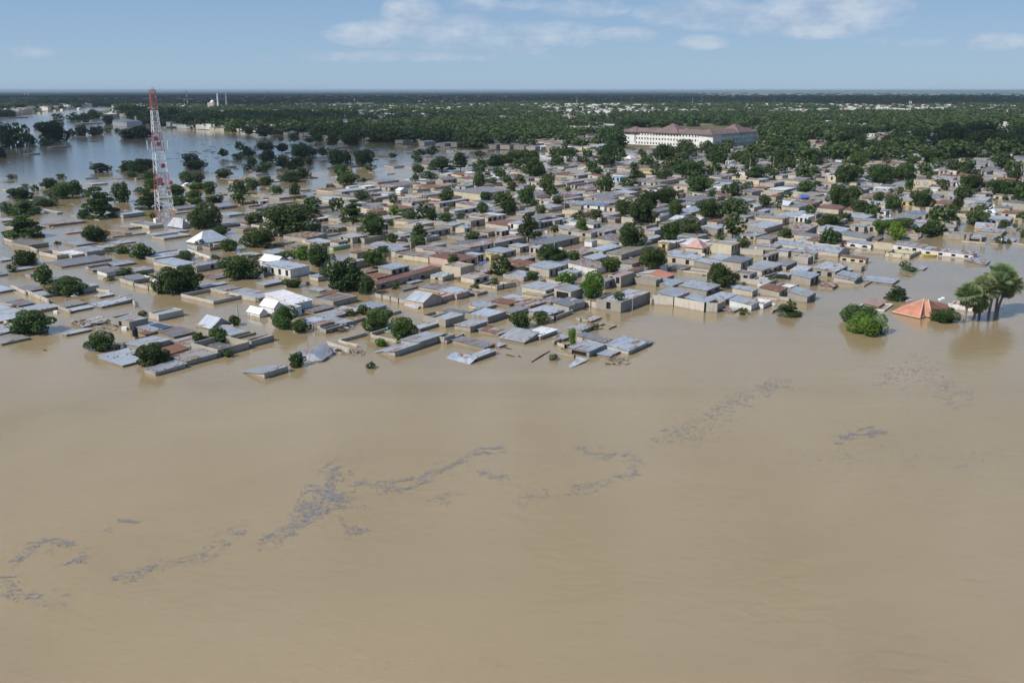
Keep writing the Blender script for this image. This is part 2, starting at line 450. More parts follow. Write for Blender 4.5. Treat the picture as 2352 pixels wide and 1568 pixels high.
def crown_pts(kind, n, rng):
    """points and outward directions for a crown 1 wide, 1 high, foot at 0"""
    L = []
    if kind == 'cone':
        for k in range(9):
            z = 0.08 + 0.86 * k / 8; rr = 0.40 * (1 - z) ** 0.75 + .04
            for j in range(max(2, int(7 * rr / .4))):
                a = rng.uniform(0, 2 * PI); L.append((rr * .8 * math.cos(a), rr * .8 * math.sin(a), z, .13 + .04 * rng.uniform(), .075))
    elif kind == 'layer':
        for k in range(6):
            z = 0.14 + 0.80 * k / 5; rr = (0.42, .45, .38, .30, .2, .08)[k]
            for j in range((7, 7, 6, 5, 3, 2)[k]):
                a = rng.uniform(0, 2 * PI); L.append((rr * math.cos(a) * .8, rr * math.sin(a) * .8, z, .17, .065))
    elif kind == 'flat':
        for k in range(13):
            a = rng.uniform(0, 2 * PI); rr = .42 * math.sqrt(rng.uniform()); L.append((rr * math.cos(a), rr * math.sin(a), .62 + .2 * rng.uniform(-1, 1), .16, .13))
        for k in range(4):
            a = rng.uniform(0, 2 * PI); L.append((.3 * math.cos(a), .3 * math.sin(a), .35, .12, .1))
    elif kind == 'bush':
        for k in range(12):
            a = rng.uniform(0, 2 * PI); rr = .33 * math.sqrt(rng.uniform()); L.append((rr * math.cos(a), rr * math.sin(a), .30 + .32 * rng.uniform(), .18, .28))
    else:
        L.append((0, 0, .45, .33, .40))
        for k in range(20):
            a = rng.uniform(0, 2 * PI); ph = rng.uniform(-1.0, 1.0)
            rr = .33 * math.sqrt(max(0, 1 - ph * ph)) * rng.uniform(.7, 1.12)
            r = rng.uniform(.10, .20)
            L.append((rr * math.cos(a) * (1.0 if ph > 0 else 1.25), rr * math.sin(a) * (1.0 if ph > 0 else 1.25), .48 + ph * .36 * rng.uniform(.75, 1.1), r, r * rng.uniform(.8, 1.15)))
    L = np.array(L)
    wts = L[:, 3] ** 2; idx = rng.choice(len(L), size=int(n * 1.9), p=wts / wts.sum())
    u = rng.normal(size=(len(idx), 3)); u /= np.linalg.norm(u, axis=1)[:, None]
    rad = 1 - np.abs(rng.normal(size=len(idx))) * .16
    c = L[idx][:, :3]; rx = L[idx][:, 3]; rz = L[idx][:, 4]
    # clusters on each lobe so that it is not smooth
    lump = 1 + .13 * np.sin(u[:, 0] * 7 + idx) * np.sin(u[:, 1] * 7 + idx * 2.) * np.cos(u[:, 2] * 6)
    P = c + u * np.stack([rx, rx, rz], 1) * (rad * lump)[:, None]
    inside = np.zeros(len(P), bool)
    for k, l in enumerate(L):
        dd = ((P[:, 0] - l[0]) / l[3]) ** 2 + ((P[:, 1] - l[1]) / l[3]) ** 2 + ((P[:, 2] - l[2]) / l[4]) ** 2
        inside |= (dd < .55) & (idx != k)
    keep = ~inside & (P[:, 2] > -.02)
    P, u = P[keep][:n], u[keep][:n]
    lo, hi = np.percentile(P[:, :2], 1.5, 0), np.percentile(P[:, :2], 98.5, 0)
    P[:, :2] = (P[:, :2] - (lo + hi) / 2) / (hi - lo)
    zl, zh = np.percentile(P[:, 2], 2), np.percentile(P[:, 2], 98)
    P[:, 2] = np.clip((P[:, 2] - zl) / (zh - zl), 0, 1.06)
    if kind == 'flat': P[:, 2] = .3 + .7 * P[:, 2]
    return P, u
CROWNS = {}
for kind, nv in (('round', 7), ('cone', 2), ('layer', 3), ('flat', 2), ('bush', 3)):
    for lod, (n, s) in enumerate(((4300, .031), (1300, .054), (190, .118))):
        for v in range(nv if lod < 2 else min(nv, 4)):
            rng = np.random.default_rng(hash((len(kind), nv, lod, v)) % 99991)
            P, u = crown_pts(kind, n, rng)
            # dark heart of the crown: coarse leaves well inside, so that it is not see-through
            k = max(24, n // 9)
            a = rng.normal(size=(k, 3)); a /= np.linalg.norm(a, axis=1)[:, None]
            zc, zr, xr = {'round': (.47, .32, .30), 'cone': (.4, .3, .12), 'layer': (.45, .3, .16), 'flat': (.62, .1, .3), 'bush': (.36, .28, .32)}[kind]
            Q = a * np.array([xr, xr, zr]) + np.array([0, 0, zc])
            me = leaf_mesh('crown', np.vstack([P, Q]), np.vstack([u, a * .3]), np.concatenate([np.full(len(P), s), np.full(k, .10 if lod < 2 else .16)]), rng)
            CROWNS.setdefault((kind, lod), []).append(me)
def trunk_mesh(v):
    b = MB(); rnd = random.Random(v)
    b.bar((0, 0, -.5), (0.01, 0, .28), .035, .026, 6)
    for k in range(5):
        a = k * 1.3 + rnd.random(); b.bar((0.01, 0, .24), (.24 * math.cos(a), .24 * math.sin(a), .45 + .15 * rnd.random()), .012, .004, 5)
    return b.mesh('trunk', [M_BARK])
TRUNKS = [trunk_mesh(v) for v in range(3)]
GREENS = {'d': (0.040, 0.068, 0.021), 'm': (0.048, 0.082, 0.022), 'b': (0.085, 0.155, 0.025), 'g': (0.068, 0.095, 0.042)}
TREES = []           # dicts
def rec_tree(w, x, yb, wpx, hpx, kind='round', tone=None, z0=None):
    s = WIN[w][2] * 1.43495
    vx, vy = V(w, x, yb); wp = wpx / s; hp = hpx / s
    dense = (w in 'IJKN' or (w == 'L' and yb < 900) or w in 'OP') if z0 is None else z0
    zb = 1.2 if dense else 0.0
    X, Y = ground(vx, vy, zb)
    fwd = Y * CP + HCAM * SP
    mpp = fwd / FPX
    Wm = wp * mpp; th = math.atan2(HCAM, Y)
    Hm = max((hp * mpp - .42 * Wm * math.sin(th)) / math.cos(th), .42 * Wm)
    Y += .38 * Wm; X *= (1 + .38 * Wm / Y)
    if tone is None: tone = 'd' if vy < 420 else random.choice('ddmmm')
    TREES.append(dict(X=X, Y=Y, W=Wm, H=Hm, zb=zb, kind=kind, tone=tone, px=(vx, vy), wp=wp, hp=hp, area=wp * hp))
# tree data: window | x foot width height [kind/tone] ; ...
TREE_DATA = {
'A': "330 105 250 170;165 190 120 110 m;570 350 210 260 m;890 500 400 250 m;2200 480 340 350 m;440 1005 470 320 d;1300 1215 330 250 m;1500 1190 120 90;1980 1430 340 310 m;2130 1330 140 150 m;1430 300 120 60 bush;1620 232 200 55 bush b;1850 245 150 60 bush m;1850 765 120 80 b;2270 300 190 120",
'B': "290 440 330 330;960 290 470 310 m;1510 930 290 310 m;1720 975 230 180 m;1620 390 230 130 bush d;885 880 140 140 m;680 1110 230 220 m;420 1110 150 150 m;510 1100 120 90;370 1145 50 60;790 1285 140 100 bush m;1680 1420 200 190 m;1825 360 55 50",
'C': "170 445 520 410 d;430 480 190 250 d;520 95 270 130 m;380 740 150 140 m;570 950 340 290 m;210 760 100 100;910 1060 310 300 m;620 1150 150 110 bush b;485 1435 120 90 bush b;800 410 100 100 m;1820 420 110 80 m;2180 240 250 260 m;2080 345 70 90 m;1540 85 150 130 m",
'D': "240 910 230 210 m;520 860 190 175 m;850 365 240 180 b;1170 525 270 340 b;1535 525 130 105 b bush 3.0;400 290 160 120 m;940 225 150 90 m;1425 195 220 200 m;1965 135 270 180 m;1220 935 100 85 b;925 1145 95 230 b;685 1325 120 75 bush m;760 95 330 150",
'E': "690 395 340 310 m;980 740 130 90 bush m;1570 760 300 190 cone m;1345 315 100 70 bush b",
'F': "200 860 420 260 bush m;330 1015 440 280 bush b;700 560 280 195 layer d;1310 842 320 145 bush m;810 160 120 110 g;900 185 130 70 bush b;1400 685 90 35 bush",
'G': "1315 270 220 120;160 350 110 55 bush;330 460 90 40 bush;450 510 100 80 g;640 470 220 125;790 350 110 60;800 615 280 210 m;980 560 210 180;1130 580 130 90;270 620 270 150;105 800 170 150 g;330 830 360 210 layer;590 715 260 115 bush d;310 1130 440 310 layer m;1310 870 400 400 m layer;1080 870 140 110;1575 660 230 260 m;1800 530 140 70;1930 750 290 260 layer;1960 480 170 130;1650 250 190 130;1800 280 260 180;1940 370 150 120;1940 215 160 110;1700 330 130 70;1240 1170 290 210 m;1600 1320 200 110 bush;1820 1390 250 200 m;330 1475 240 200 m;1410 1300 130 60 bush;1980 870 80 80;2290 710 150 140;2280 570 190 130;0 80 150 110;430 1440 110 60;740 1200 90 45 bush",
'H': "310 170 190 140;380 235 270 120;270 400 190 140;400 400 150 120;730 345 220 120;1045 240 120 75;1210 270 150 60 bush;1310 210 90 60;1300 130 220 150;1050 60 170 90;910 105 120 75;1110 185 120 110;1500 210 170 140;1660 235 210 150;1760 60 320 100;1840 175 90 90;2180 180 170 190;1590 400 270 140;1740 350 200 150;1280 440 160 115;950 560 200 185;1120 500 170 160;890 610 120 80;1430 540 160 100;1650 590 130 190;560 550 150 160 m;350 610 180 115;620 662 210 95 bush d;360 490 190 90 b;470 480 110 70 b;120 570 190 140;160 715 180 140;480 1000 380 330 d;370 700 170 110;700 1080 210 120;1130 980 210 190;1590 1110 620 420 d;1520 860 260 160 bush;1200 1250 400 260;820 1290 220 160;660 1160 140 100;440 1210 120 75;240 1410 180 130 m;620 1390 90 60 m;1560 1390 200 110 g;1740 1410 170 200 b;1970 1490 310 290 m;1870 660 140 80;1140 690 110 60;1690 620 110 50;2120 480 110 65 d bush;2250 280 190 115;2290 430 170 130",
'I': "50 170 130 190;380 170 260 190;450 240 150 80;770 70 110 50;1050 100 90 60;1110 50 160 80;1400 240 330 170 layer;1640 205 180 190;1870 60 130 70;2100 200 280 160;2290 160 200 140;1100 275 160 100;1270 355 120 95;1845 275 110 100 g;1985 320 70 60;1050 390 110 110;200 430 230 150;380 395 100 60 bush;90 300 150 120;1875 470 140 175 m;2040 410 130 75;2230 390 130 85;2300 505 110 110;365 625 190 120 d bush;775 665 130 105;1455 645 165 175 m;1970 640 140 120;2150 655 150 125;1930 795 150 140 m;2260 780 180 150;250 910 330 280 m layer;520 1090 320 300;790 835 190 130 b layer;990 880 170 120 g;1270 900 150 160;1450 905 170 115 m;1640 860 120 80 g;1100 1110 230 180 m layer;1090 1220 190 140 m;740 1165 180 115 m;740 960 90 70;1790 1135 190 95 m bush;510 1465 260 190 m;620 1315 170 100 d;1540 1445 150 100 m;860 1375 70 35 bush",
'J': "150 160 260 160;440 140 130 150;450 325 230 230 m;600 550 180 260;690 560 90 120;75 400 120 90;140 510 110 120;250 400 110 110;320 695 190 230 m;400 520 80 70;870 75 250 120;890 140 80 90;1070 150 150 95;1310 180 140 120;1280 280 80 50;1390 340 80 75;1370 520 140 190;1370 70 300 90;1580 70 90 70;1850 70 90 50;2150 100 320 120;2000 225 140 90;2140 340 150 130;2310 290 140 170;720 160 70 35;820 195 110 40 m;870 515 80 60;730 690 140 120;110 785 180 150 m;520 795 140 110 g;1230 875 170 130 g;1610 810 250 190 d;1820 930 300 310 d;1900 740 280 240 d;2130 665 260 200;2250 830 150 190;360 1110 290 310 cone d;1060 1035 130 170 b;690 1050 110 100 b;1680 1245 310 310 m;2180 1140 240 220 m;2320 1000 130 140;660 1430 330 220 m;940 1430 150 150 m;1970 1505 300 270 m;840 935 80 40 b;1650 455 230 60 g bush;430 480 60 60",
'K': "110 110 300 130 d;640 150 250 160 d;350 70 110 60 b;950 100 170 90;1040 190 190 160 m;1260 55 170 65;1430 190 170 210 m;1590 215 160 160 m;1500 60 220 100;1850 105 280 140 d;1930 175 200 90 m;270 315 370 190 d;560 305 120 110;430 185 80 70;910 345 50 75;1130 345 270 150 m;1910 295 130 110 b;2270 405 210 230 d;400 530 370 210 m;860 590 150 210;740 550 110 120 g;570 590 80 100 g;1800 525 190 145;1920 430 110 50 b bush;1260 690 160 130;1540 600 150 75 g;1430 740 90 115;550 855 320 230 d;830 805 240 210 d;40 660 140 190 d;90 805 150 170;270 1075 330 240 g;50 1135 140 210;840 1075 240 260 d;1540 1135 170 140 m;970 1245 150 130;680 1165 130 110 g;2200 690 270 250 m;2090 955 300 150;2310 860 110 70;2135 1165 200 135 m;940 1375 110 40 b bush;1810 945 80 65 m",
'L': "200 180 260 170 m;380 85 260 90;750 55 120 50;740 115 70 60;910 155 180 100;1190 130 310 150 d;1430 250 180 150 d;1560 65 250 70;1610 185 90 100;1610 300 120 160;2060 200 230 190 d;2000 50 100 50;2180 55 70 50;100 395 230 210 d;480 405 320 230 m;650 370 260 170 m;820 385 200 240 d;870 490 110 130;1120 365 60 80;1300 440 150 90;1320 500 90 80;1680 500 260 200 d;1560 615 220 190 d;1850 470 120 90;2050 565 300 200 d;2270 565 180 180 d;2240 380 100 190;160 640 170 190 m;750 550 100 95 b;470 645 130 125 m;40 700 150 160;250 800 240 170 m;670 750 210 190 m;1030 735 280 230 d;1480 750 150 155;2110 645 80 80 b;1720 955 300 200 g;1180 880 140 170 m;2310 865 100 90;2090 985 140 110 g;530 1080 260 200 b flat;720 1020 340 150 m flat;700 1150 190 240 b;1030 1115 230 180 m flat;1200 1090 230 210 d;2020 1190 110 110 m;2150 1195 50 70;2230 1010 60 80;2340 1115 80 110;50 860 120 60;830 1310 110 70 m bush",
'M': "90 850 200 300 d;260 850 240 290 d;400 810 150 120 d;30 980 90 160 d;700 780 330 265 d;500 610 110 80 d;730 600 150 90;620 825 190 70 bush;930 700 100 90;1050 700 140 135;1220 695 150 110;1300 685 90 120;1390 655 100 60;1510 650 70 50;1680 735 210 130 bush d;1850 735 240 160 d;750 480 130 65;950 500 150 95;1080 520 180 110;1240 470 140 100;1400 550 130 120;1600 440 220 140;1800 450 200 130;1960 480 160 120;2100 430 180 110;2250 520 200 170;2080 540 160 140;60 400 160 110;250 380 180 120;420 350 160 90;600 330 180 90;800 320 180 80;980 310 150 80;1200 440 130 80",
'N': "660 650 110 100;760 600 120 105;860 672 160 90;1070 705 230 150;950 560 70 80;1200 680 90 70;1280 640 70 70;1450 770 120 95;1280 765 60 55;1640 785 110 70;1760 770 130 85;1960 820 150 140;2170 825 200 140;1560 835 90 50;1080 890 240 110;1290 900 160 100;530 960 120 95;750 880 120 100;840 920 100 90;1540 970 220 130;1680 950 120 90;1820 950 120 110;100 590 260 150;300 600 200 140;480 580 250 170;640 560 180 130;1150 600 180 140;1450 590 220 140;1640 570 180 120;1850 640 200 150;2050 620 180 130;2260 610 200 150;900 480 180 110;1260 520 160 120;1400 480 180 110;1750 520 200 120;1980 500 190 120",
'O': "430 760 190 230 d;370 830 230 140 d;970 860 200 160 d;1160 860 200 140 d;1200 770 170 130 d;1380 785 70 110;1460 795 110 140;1550 895 220 180 d;1690 745 100 105;1930 755 130 60;2040 705 100 95;2190 770 130 140 d;2190 600 150 110;510 835 70 60;340 550 60 60;120 610 80 65;740 850 60 80 m;1850 850 120 80 m;2080 820 140 80;1900 935 160 110 m;700 530 300 80;1000 500 200 60;1800 560 260 60 m",
'P': "600 610 330 160 d;780 550 230 100 d;930 525 150 140 d;1130 550 150 80 d;670 695 150 130 d;1020 655 200 120 d;1200 665 200 120 d;860 735 150 110;1650 650 300 200 d;1900 560 300 160 d;1960 690 300 200 d;2180 690 280 170 d;1590 565 230 150 d;330 520 200 90;160 600 240 100 d;1480 640 160 120 d;1330 560 150 90 d"}
# house data: x y (roof corner nearest the camera) h (visible wall) xl xr (ends of the two wings) roof colour options
HOUSE_DATA = {
'A': "-120 460 20 -300 175 A.1 s;345 440 12 190 545 B.1 g;520 498 30 390 790 B.1 s;850 638 25 690 1130 A.1 t;245 630 10 85 440 B.1 g;400 695 35 258 740 B.1 s;-60 775 20 -400 325 A.1 s;-40 835 14 -150 290 A.1 s;-100 1010 40 -400 190 A.3 s;20 1120 12 -200 370 A.1 t;150 900 14 70 260 A0 w;905 690 22 840 1200 B.1 s;1320 640 12 1190 1700 A.4 s;1290 512 12 1250 1475 A0 s;1085 385 70 1000 1275 A0 s;1080 895 8 920 1420 A0 m debris;860 1008 7 810 1180 A0 s;1680 832 100 1427 1910 f s;2055 738 80 1920 2365 f s;1985 950 28 1700 2240 B0 s solar;1880 1000 12 1790 2015 A0 r;2250 1018 25 2045 2520 B.2 g;1830 1150 60 1592 2200 B-.3 s;1590 1402 8 1285 1870 B0 s;1440 1310 20 1275 1810 A0 s;2190 1245 40 2010 2446 A.2 r;2010 1480 45 1864 2396 A.1 s;1150 112 45 1112 1400 A0 g;1200 160 28 1130 1440 A0 t;1490 102 22 1350 1750 B.1 s;1765 178 45 1630 1985 B.1 s;1385 195 55 1255 1640 B.2 g W;1735 290 50 1560 1950 B.1 g;1960 300 20 1820 2130 B0 s;2296 105 55 1980 2530 B.2 s;395 215 35 320 480 A0 g;250 160 12 180 440 A0 s;640 300 10 520 780 A0 g;20 45 8 -100 160 A0 s;0 232 8 -150 100 A0 g",
'B': "385 110 78 330 790 B.2 s;630 270 14 450 830 B0 g;465 392 14 420 780 A0 s;690 440 22 520 960 B0 t;1190 525 30 775 1425 B0 s;605 560 45 180 978 c t;850 490 22 800 950 A0 k;1260 355 30 1155 1515 B.1 s;1640 600 112 1270 1875 B.9 w W big;+1200 715 60 1040 1290 gb.8 w W;+1390 640 120 1210 1500 gb1 w W;+1640 645 125 1300 1740 f s W w3 o;2155 565 75 1880 2456 f g;2170 488 18 1985 2285 B0 r;1980 430 20 1830 2060 B0 s;1900 705 14 1740 2190 B0 g;1830 862 24 1662 2092 B0 s;2095 775 36 1928 2340 B.1 s;2055 930 50 1990 2330 f g;1985 868 60 1875 2265 A0 s;575 915 12 402 828 gb1.5 s;820 1003 18 540 1028 B.1 s;300 1150 22 45 560 B0 m;258 1338 58 32 648 B0 m;690 1172 18 400 820 B0 g;662 1190 92 310 1065 c t;1095 1078 72 1085 1380 f m;850 1040 25 800 1150 c t;1262 1493 66 985 1562 B-.9 s;2140 1200 18 1970 2225 B0 s;1600 150 112 1225 1840 B.3 s W w4;+1420 60 100 1200 1560 gb1.2 w W;1955 250 60 1845 2065 B0 s",
'C': "240 706 30 15 352 B.1 s;490 662 40 288 680 B.1 s;210 530 60 122 304 f t;110 850 55 -150 240 A0 s;550 352 66 430 1383 A.6 p a5;560 262 18 412 820 A0 r;745 152 60 574 972 B.2 s;1000 170 20 970 1250 A0 s;420 190 22 290 574 A0 t;1155 573 78 938 1400 gb1.3 s K;1370 415 40 1095 1550 B0 g;1590 467 74 1372 1755 B.2 s K;1410 505 70 1310 1590 f k K;1430 480 14 1385 1485 A0 p;900 420 14 832 1130 A0 g;1000 330 14 915 1140 A0 m;1815 270 74 1642 2003 B.2 m C a2;1640 128 130 1400 1820 f t C;1960 200 20 1810 2075 B0 m;2270 603 24 2032 2400 B0 r;1935 648 34 1742 2103 B.2 s Y;1640 722 18 1412 1728 A0 g;1445 803 100 1240 1690 f s;+1250 760 90 1137 1420 c t;1990 770 82 1692 2228 f s;2306 712 60 2176 2516 A0 g;1110 915 40 1038 1378 A0 s;1765 890 80 1562 1985 B-.2 s;792 1210 68 542 1113 B-.95 s;1113 1086 84 868 1428 B-.3 s;1430 1030 78 1385 1566 f g;1950 1160 28 1537 2070 B.2 g;2140 1142 20 2080 2190 A0 s;1850 1287 44 1755 2095 A0 s;2130 995 12 1872 2250 B.2 m;760 985 10 668 900 A0 n",
'D': "620 738 62 370 820 B.2 s a1;880 630 80 680 1085 B.3 g;640 582 15 425 795 B.2 s;540 500 50 278 700 B0 t Y;380 635 15 150 560 A0 m;250 565 15 20 380 B.2 s;580 425 92 276 785 B.2 s C;905 440 112 692 1060 B.5 s o;1550 580 134 1237 1935 f s big w1;1350 310 80 1290 1506 A.2 g;1550 240 145 1392 1725 f k;2005 290 85 1722 2100 f t;2120 255 36 1750 2240 ga.7 o;2200 365 24 1925 2360 B.3 s;625 147 110 372 830 B.3 s;380 100 70 120 510 B.3 r wr1;200 130 70 60 320 A0 r;1700 80 60 1535 1800 B0 g;1720 170 20 1690 1850 A0 r;1640 162 10 1530 1720 B0 s;1045 938 42 855 1195 B0 s;1160 825 12 1115 1300 A0 m debris;800 1050 30 692 890 B0 s;1340 1095 62 990 1435 B.4 g;1650 1200 52 1347 1895 B.3 s;1900 1115 20 1600 1945 B0 g debris;1145 1208 76 882 1340 B0 s o;1400 1285 6 1212 1525 B0 s;300 1090 24 -10 490 A.8 s;510 1010 48 312 730 A0 w o;1400 905 20 1240 1400 c t",
'E': "100 508 112 -130 284 B.5 s;490 582 108 230 611 B.5 s wr1;625 605 100 480 755 c t;500 425 70 152 680 B.3 s a2;510 200 30 190 600 f t;190 150 40 0 310 B0 g;600 90 62 345 700 B.4 s wr1;943 65 112 702 1108 A.1 g;1215 165 72 1032 1320 B.3 s ar1;1360 130 62 1110 1490 B.3 s a2;1055 215 104 852 1160 f g;1530 105 55 1372 1760 B.2 g wr4;1093 432 74 838 1168 B.2 s;1440 440 76 1192 1553 B.4 r wr1;1800 502 84 1557 1918 B.6 s wr1;1080 610 76 802 1180 B.5 s W;1270 590 18 1162 1308 B0 s;850 690 18 682 925 B0 m debris;1840 265 102 1602 1960 B.4 s a2;2409 295 50 2150 2505 B.4 s;2130 380 26 1970 2203 B0 m;2160 180 90 1890 2400 B.4 s;1235 600 60 1040 1240 c t W",
'F': "470 632 14 285 835 B.2 k;545 680 16 205 830 c t W;1700 660 42 1382 1950 f k W;455 322 5 260 635 B0 s;650 344 5 468 820 B0 s;285 358 16 150 385 c t;80 180 10 -60 150 B0 s;1045 148 14 895 1098 B0 s;1850 92 10 1608 1998 B.3 m;180 262 70 -60 265 B.5 s",
'G': "740 790 18 505 805 B.2 s;1595 812 50 1480 1875 B.2 s;640 950 24 510 1110 A0 m;1190 425 14 1125 1390 A0 s;1760 340 22 1750 1880 A0 t;1660 990 18 1482 1930 A0 t;1930 960 42 1682 2110 f g;1990 1085 10 1900 2440 A0 s;930 1340 36 742 1130 A0 w;1130 1300 60 912 1350 B.2 s;990 1210 18 830 1230 B0 s;1340 1245 14 1225 1540 B0 s;1540 1190 14 1435 1750 A0 s;390 1210 50 145 625 B0 g;740 1340 50 505 900 c t;30 900 14 -100 210 A0 s;1560 235 16 1492 1640 A.2 w;1620 1060 10 1365 1700 A0 t;870 1060 8 860 1090 A0 k;100 395 6 40 180 A0 g",
'H': "440 1188 20 262 800 h2.9 w;205 988 12 15 305 h2.7 s;280 452 16 178 420 gb1.2 w;1330 590 12 1320 1460 A0 n;1200 640 50 1142 1320 f w W;950 680 14 856 1180 B0 r;1060 702 14 1000 1200 B0 t;810 825 14 680 1020 B0 s;1130 810 20 980 1300 B0 t;1150 742 30 1060 1480 A0 g;1300 690 15 1242 1650 A0 t;1430 762 50 1305 1650 B0 s;1740 745 30 1450 2150 A0 g;780 960 14 665 1055 A0 g;1000 1000 30 890 1150 B0 g;1890 880 40 1850 2090 A0 w wr3;2260 860 60 2085 2300 B0 t;2050 1090 14 1875 2250 B0 g;2210 990 45 2012 2420 B0 t;2000 1190 40 1790 2170 B.2 s;2150 1235 46 2110 2340 A0 n N;1420 1200 14 1385 1650 A0 t;1700 1242 14 1465 1820 B0 t;1380 1320 20 1232 1570 B.2 s;1050 1352 20 905 1235 B0 m;800 1385 14 642 918 B0 r;2080 1440 50 2000 2300 A0 s;1230 880 14 1215 1420 A0 s;110 800 8 92 285 A0 s;560 1240 40 385 760 c g",
'I': "200 455 20 155 330 A0 w W;400 455 20 322 540 A0 w W;100 520 40 -20 440 B.2 s wr3;450 500 20 362 620 B0 s;860 500 44 797 958 gb.9 w W;700 545 22 525 800 B0 s W;560 600 40 482 800 A0 t;720 462 10 565 860 B0 m;1080 500 15 1012 1250 A0 r;1300 470 20 1055 1490 A0 r;1170 430 15 1022 1200 B0 r;1410 370 60 1310 1590 ga1 g;1640 340 30 1582 1755 A0 s;1470 290 30 1372 1570 f w;1700 450 20 1572 1800 B0 g;1850 550 20 1742 2000 B0 g;1900 548 88 1525 2290 B.3 g C;1090 640 50 835 1255 f t;1190 572 20 1132 1380 A0 g;1330 652 20 1225 1400 B0 r C;1367 667 66 1302 1750 A0 s wr3;1600 630 20 1532 1735 A0 s;880 745 106 645 1040 B.4 r wr2;500 700 20 372 690 B0 t;560 780 20 425 690 A0 r;1160 690 15 1055 1295 B0 r;1560 770 15 1492 1865 A0 s;1990 850 70 1692 2115 B.2 m C a2;2120 830 60 1900 2230 B0 w W wr2;1770 900 80 1582 1955 f t a1;1530 960 40 1385 1690 A.2 s;1690 990 42 1572 1788 ga.8 s C;1240 1042 62 1155 1505 A0 g wr3;860 1102 24 675 985 B.2 s;1020 910 50 775 1140 B0 t C;290 980 60 122 380 f t;60 930 50 -30 120 f t;240 1115 15 62 430 B0 s;395 1122 74 237 650 f t;60 1172 20 -50 185 B0 m;800 1290 34 475 975 B.2 s;1030 1345 70 808 1165 B0 g C;1220 1367 70 1032 1385 B0 m C a1;1640 1415 60 1235 1855 B.2 p K a2;1180 1245 28 1055 1455 A0 t;1520 1310 20 1155 1685 A0 t;1685 1272 30 1455 1890 B0 t W;1770 1240 24 1635 2050 A0 m;2080 1187 40 1885 2490 A0 m ar1;1995 1045 60 1842 2115 B0 t;2170 1030 30 2075 2265 B0 s;2250 960 50 1962 2495 B.2 r;1860 1340 20 1705 1935 B0 s;2175 1310 60 1955 2355 B.2 s wr2;2030 1340 80 2007 2138 f y Y;300 1312 20 205 420 B0 r;0 1440 22 -100 140 A0 s;200 1440 10 132 420 B0 s;560 1060 15 400 700 A0 t;600 950 30 560 700 A0 s;1600 1250 14 1480 1700 B0 g;330 700 30 330 520 A0 t;1420 730 14 1380 1500 A0 g",
'J': "680 95 30 512 800 A0 w W;1000 62 14 992 1200 A0 w W;1160 190 60 1077 1250 B0 y Y;1060 222 50 992 1110 f w W;970 220 50 882 1055 f t;720 282 40 552 895 B0 g C;1680 92 8 1602 1750 h2 w;1700 150 18 1432 1715 A0 s;1700 192 20 1505 1880 A0 r;1400 232 50 1255 1495 B0 t C w2;1620 212 40 1502 1700 A0 t wr1;1850 235 15 1795 1930 A0 s;1960 252 40 1682 1963 A0 y Y;2060 262 50 1962 2250 B0 w W w1;1540 330 92 1432 1560 f b B w2;1570 340 60 1542 1780 A0 r;950 312 28 682 950 A0 r;1000 312 20 875 1130 B0 s;860 402 38 765 1245 A0 s w1;960 432 40 902 1240 A0 r w1;1110 475 40 1008 1203 B0 s;60 582 15 22 220 A0 r;520 402 25 337 560 A0 t C;700 642 50 487 800 B0 s C w2;520 600 15 462 660 A0 r;850 622 20 795 1075 A0 s;1340 702 60 1067 1395 h.9 b W w2;1040 700 28 922 1068 B0 g;1600 592 40 1457 1740 f t C;1990 517 12 1902 2065 A0 w W;1900 472 28 1822 2165 A0 g K;2000 402 30 1822 2380 A0 m;1480 722 60 1372 1700 B0 t C w1;2060 852 50 2012 2218 A.5 b C;1730 862 80 1562 2045 f t;1480 872 30 1302 1560 B0 g;980 907 35 782 1110 B0 s W ar1;1200 942 20 1092 1295 B0 g W;520 917 70 442 655 A0 s;700 892 50 622 855 A0 s;300 940 92 97 530 A0 s W;690 832 40 435 830 f t;330 792 24 202 448 A0 s;1010 772 50 797 1060 f t C;1060 802 15 1032 1140 A0 p;1990 1022 24 1872 2115 A0 s;1900 1142 40 1802 2115 A0 s w1;1170 1052 72 802 1335 B.2 m w2;1340 1042 60 1155 1495 B0 s;900 1002 30 635 1015 B0 m;600 1200 74 372 1018 A0 g;250 1237 40 105 368 B.2 s;500 1242 15 372 560 A0 s;1180 1162 15 1085 1248 B0 s W;1050 1332 20 785 1325 B0 m;1320 1287 24 1175 1565 B.3 s;1210 1400 50 1065 1400 B.3 s C wr1;1560 1332 80 1365 1940 A.1 t;2170 1192 70 2047 2218 B0 y Y w1;1850 1185 50 1802 1945 B0 s C;2290 1320 30 2172 2380 A0 s;300 1402 20 155 448 B0 s;400 1210 12 300 520 B0 t;1440 1200 20 1390 1530 B0 g;620 760 20 560 700 A0 r;2290 720 40 2240 2400 A0 r",
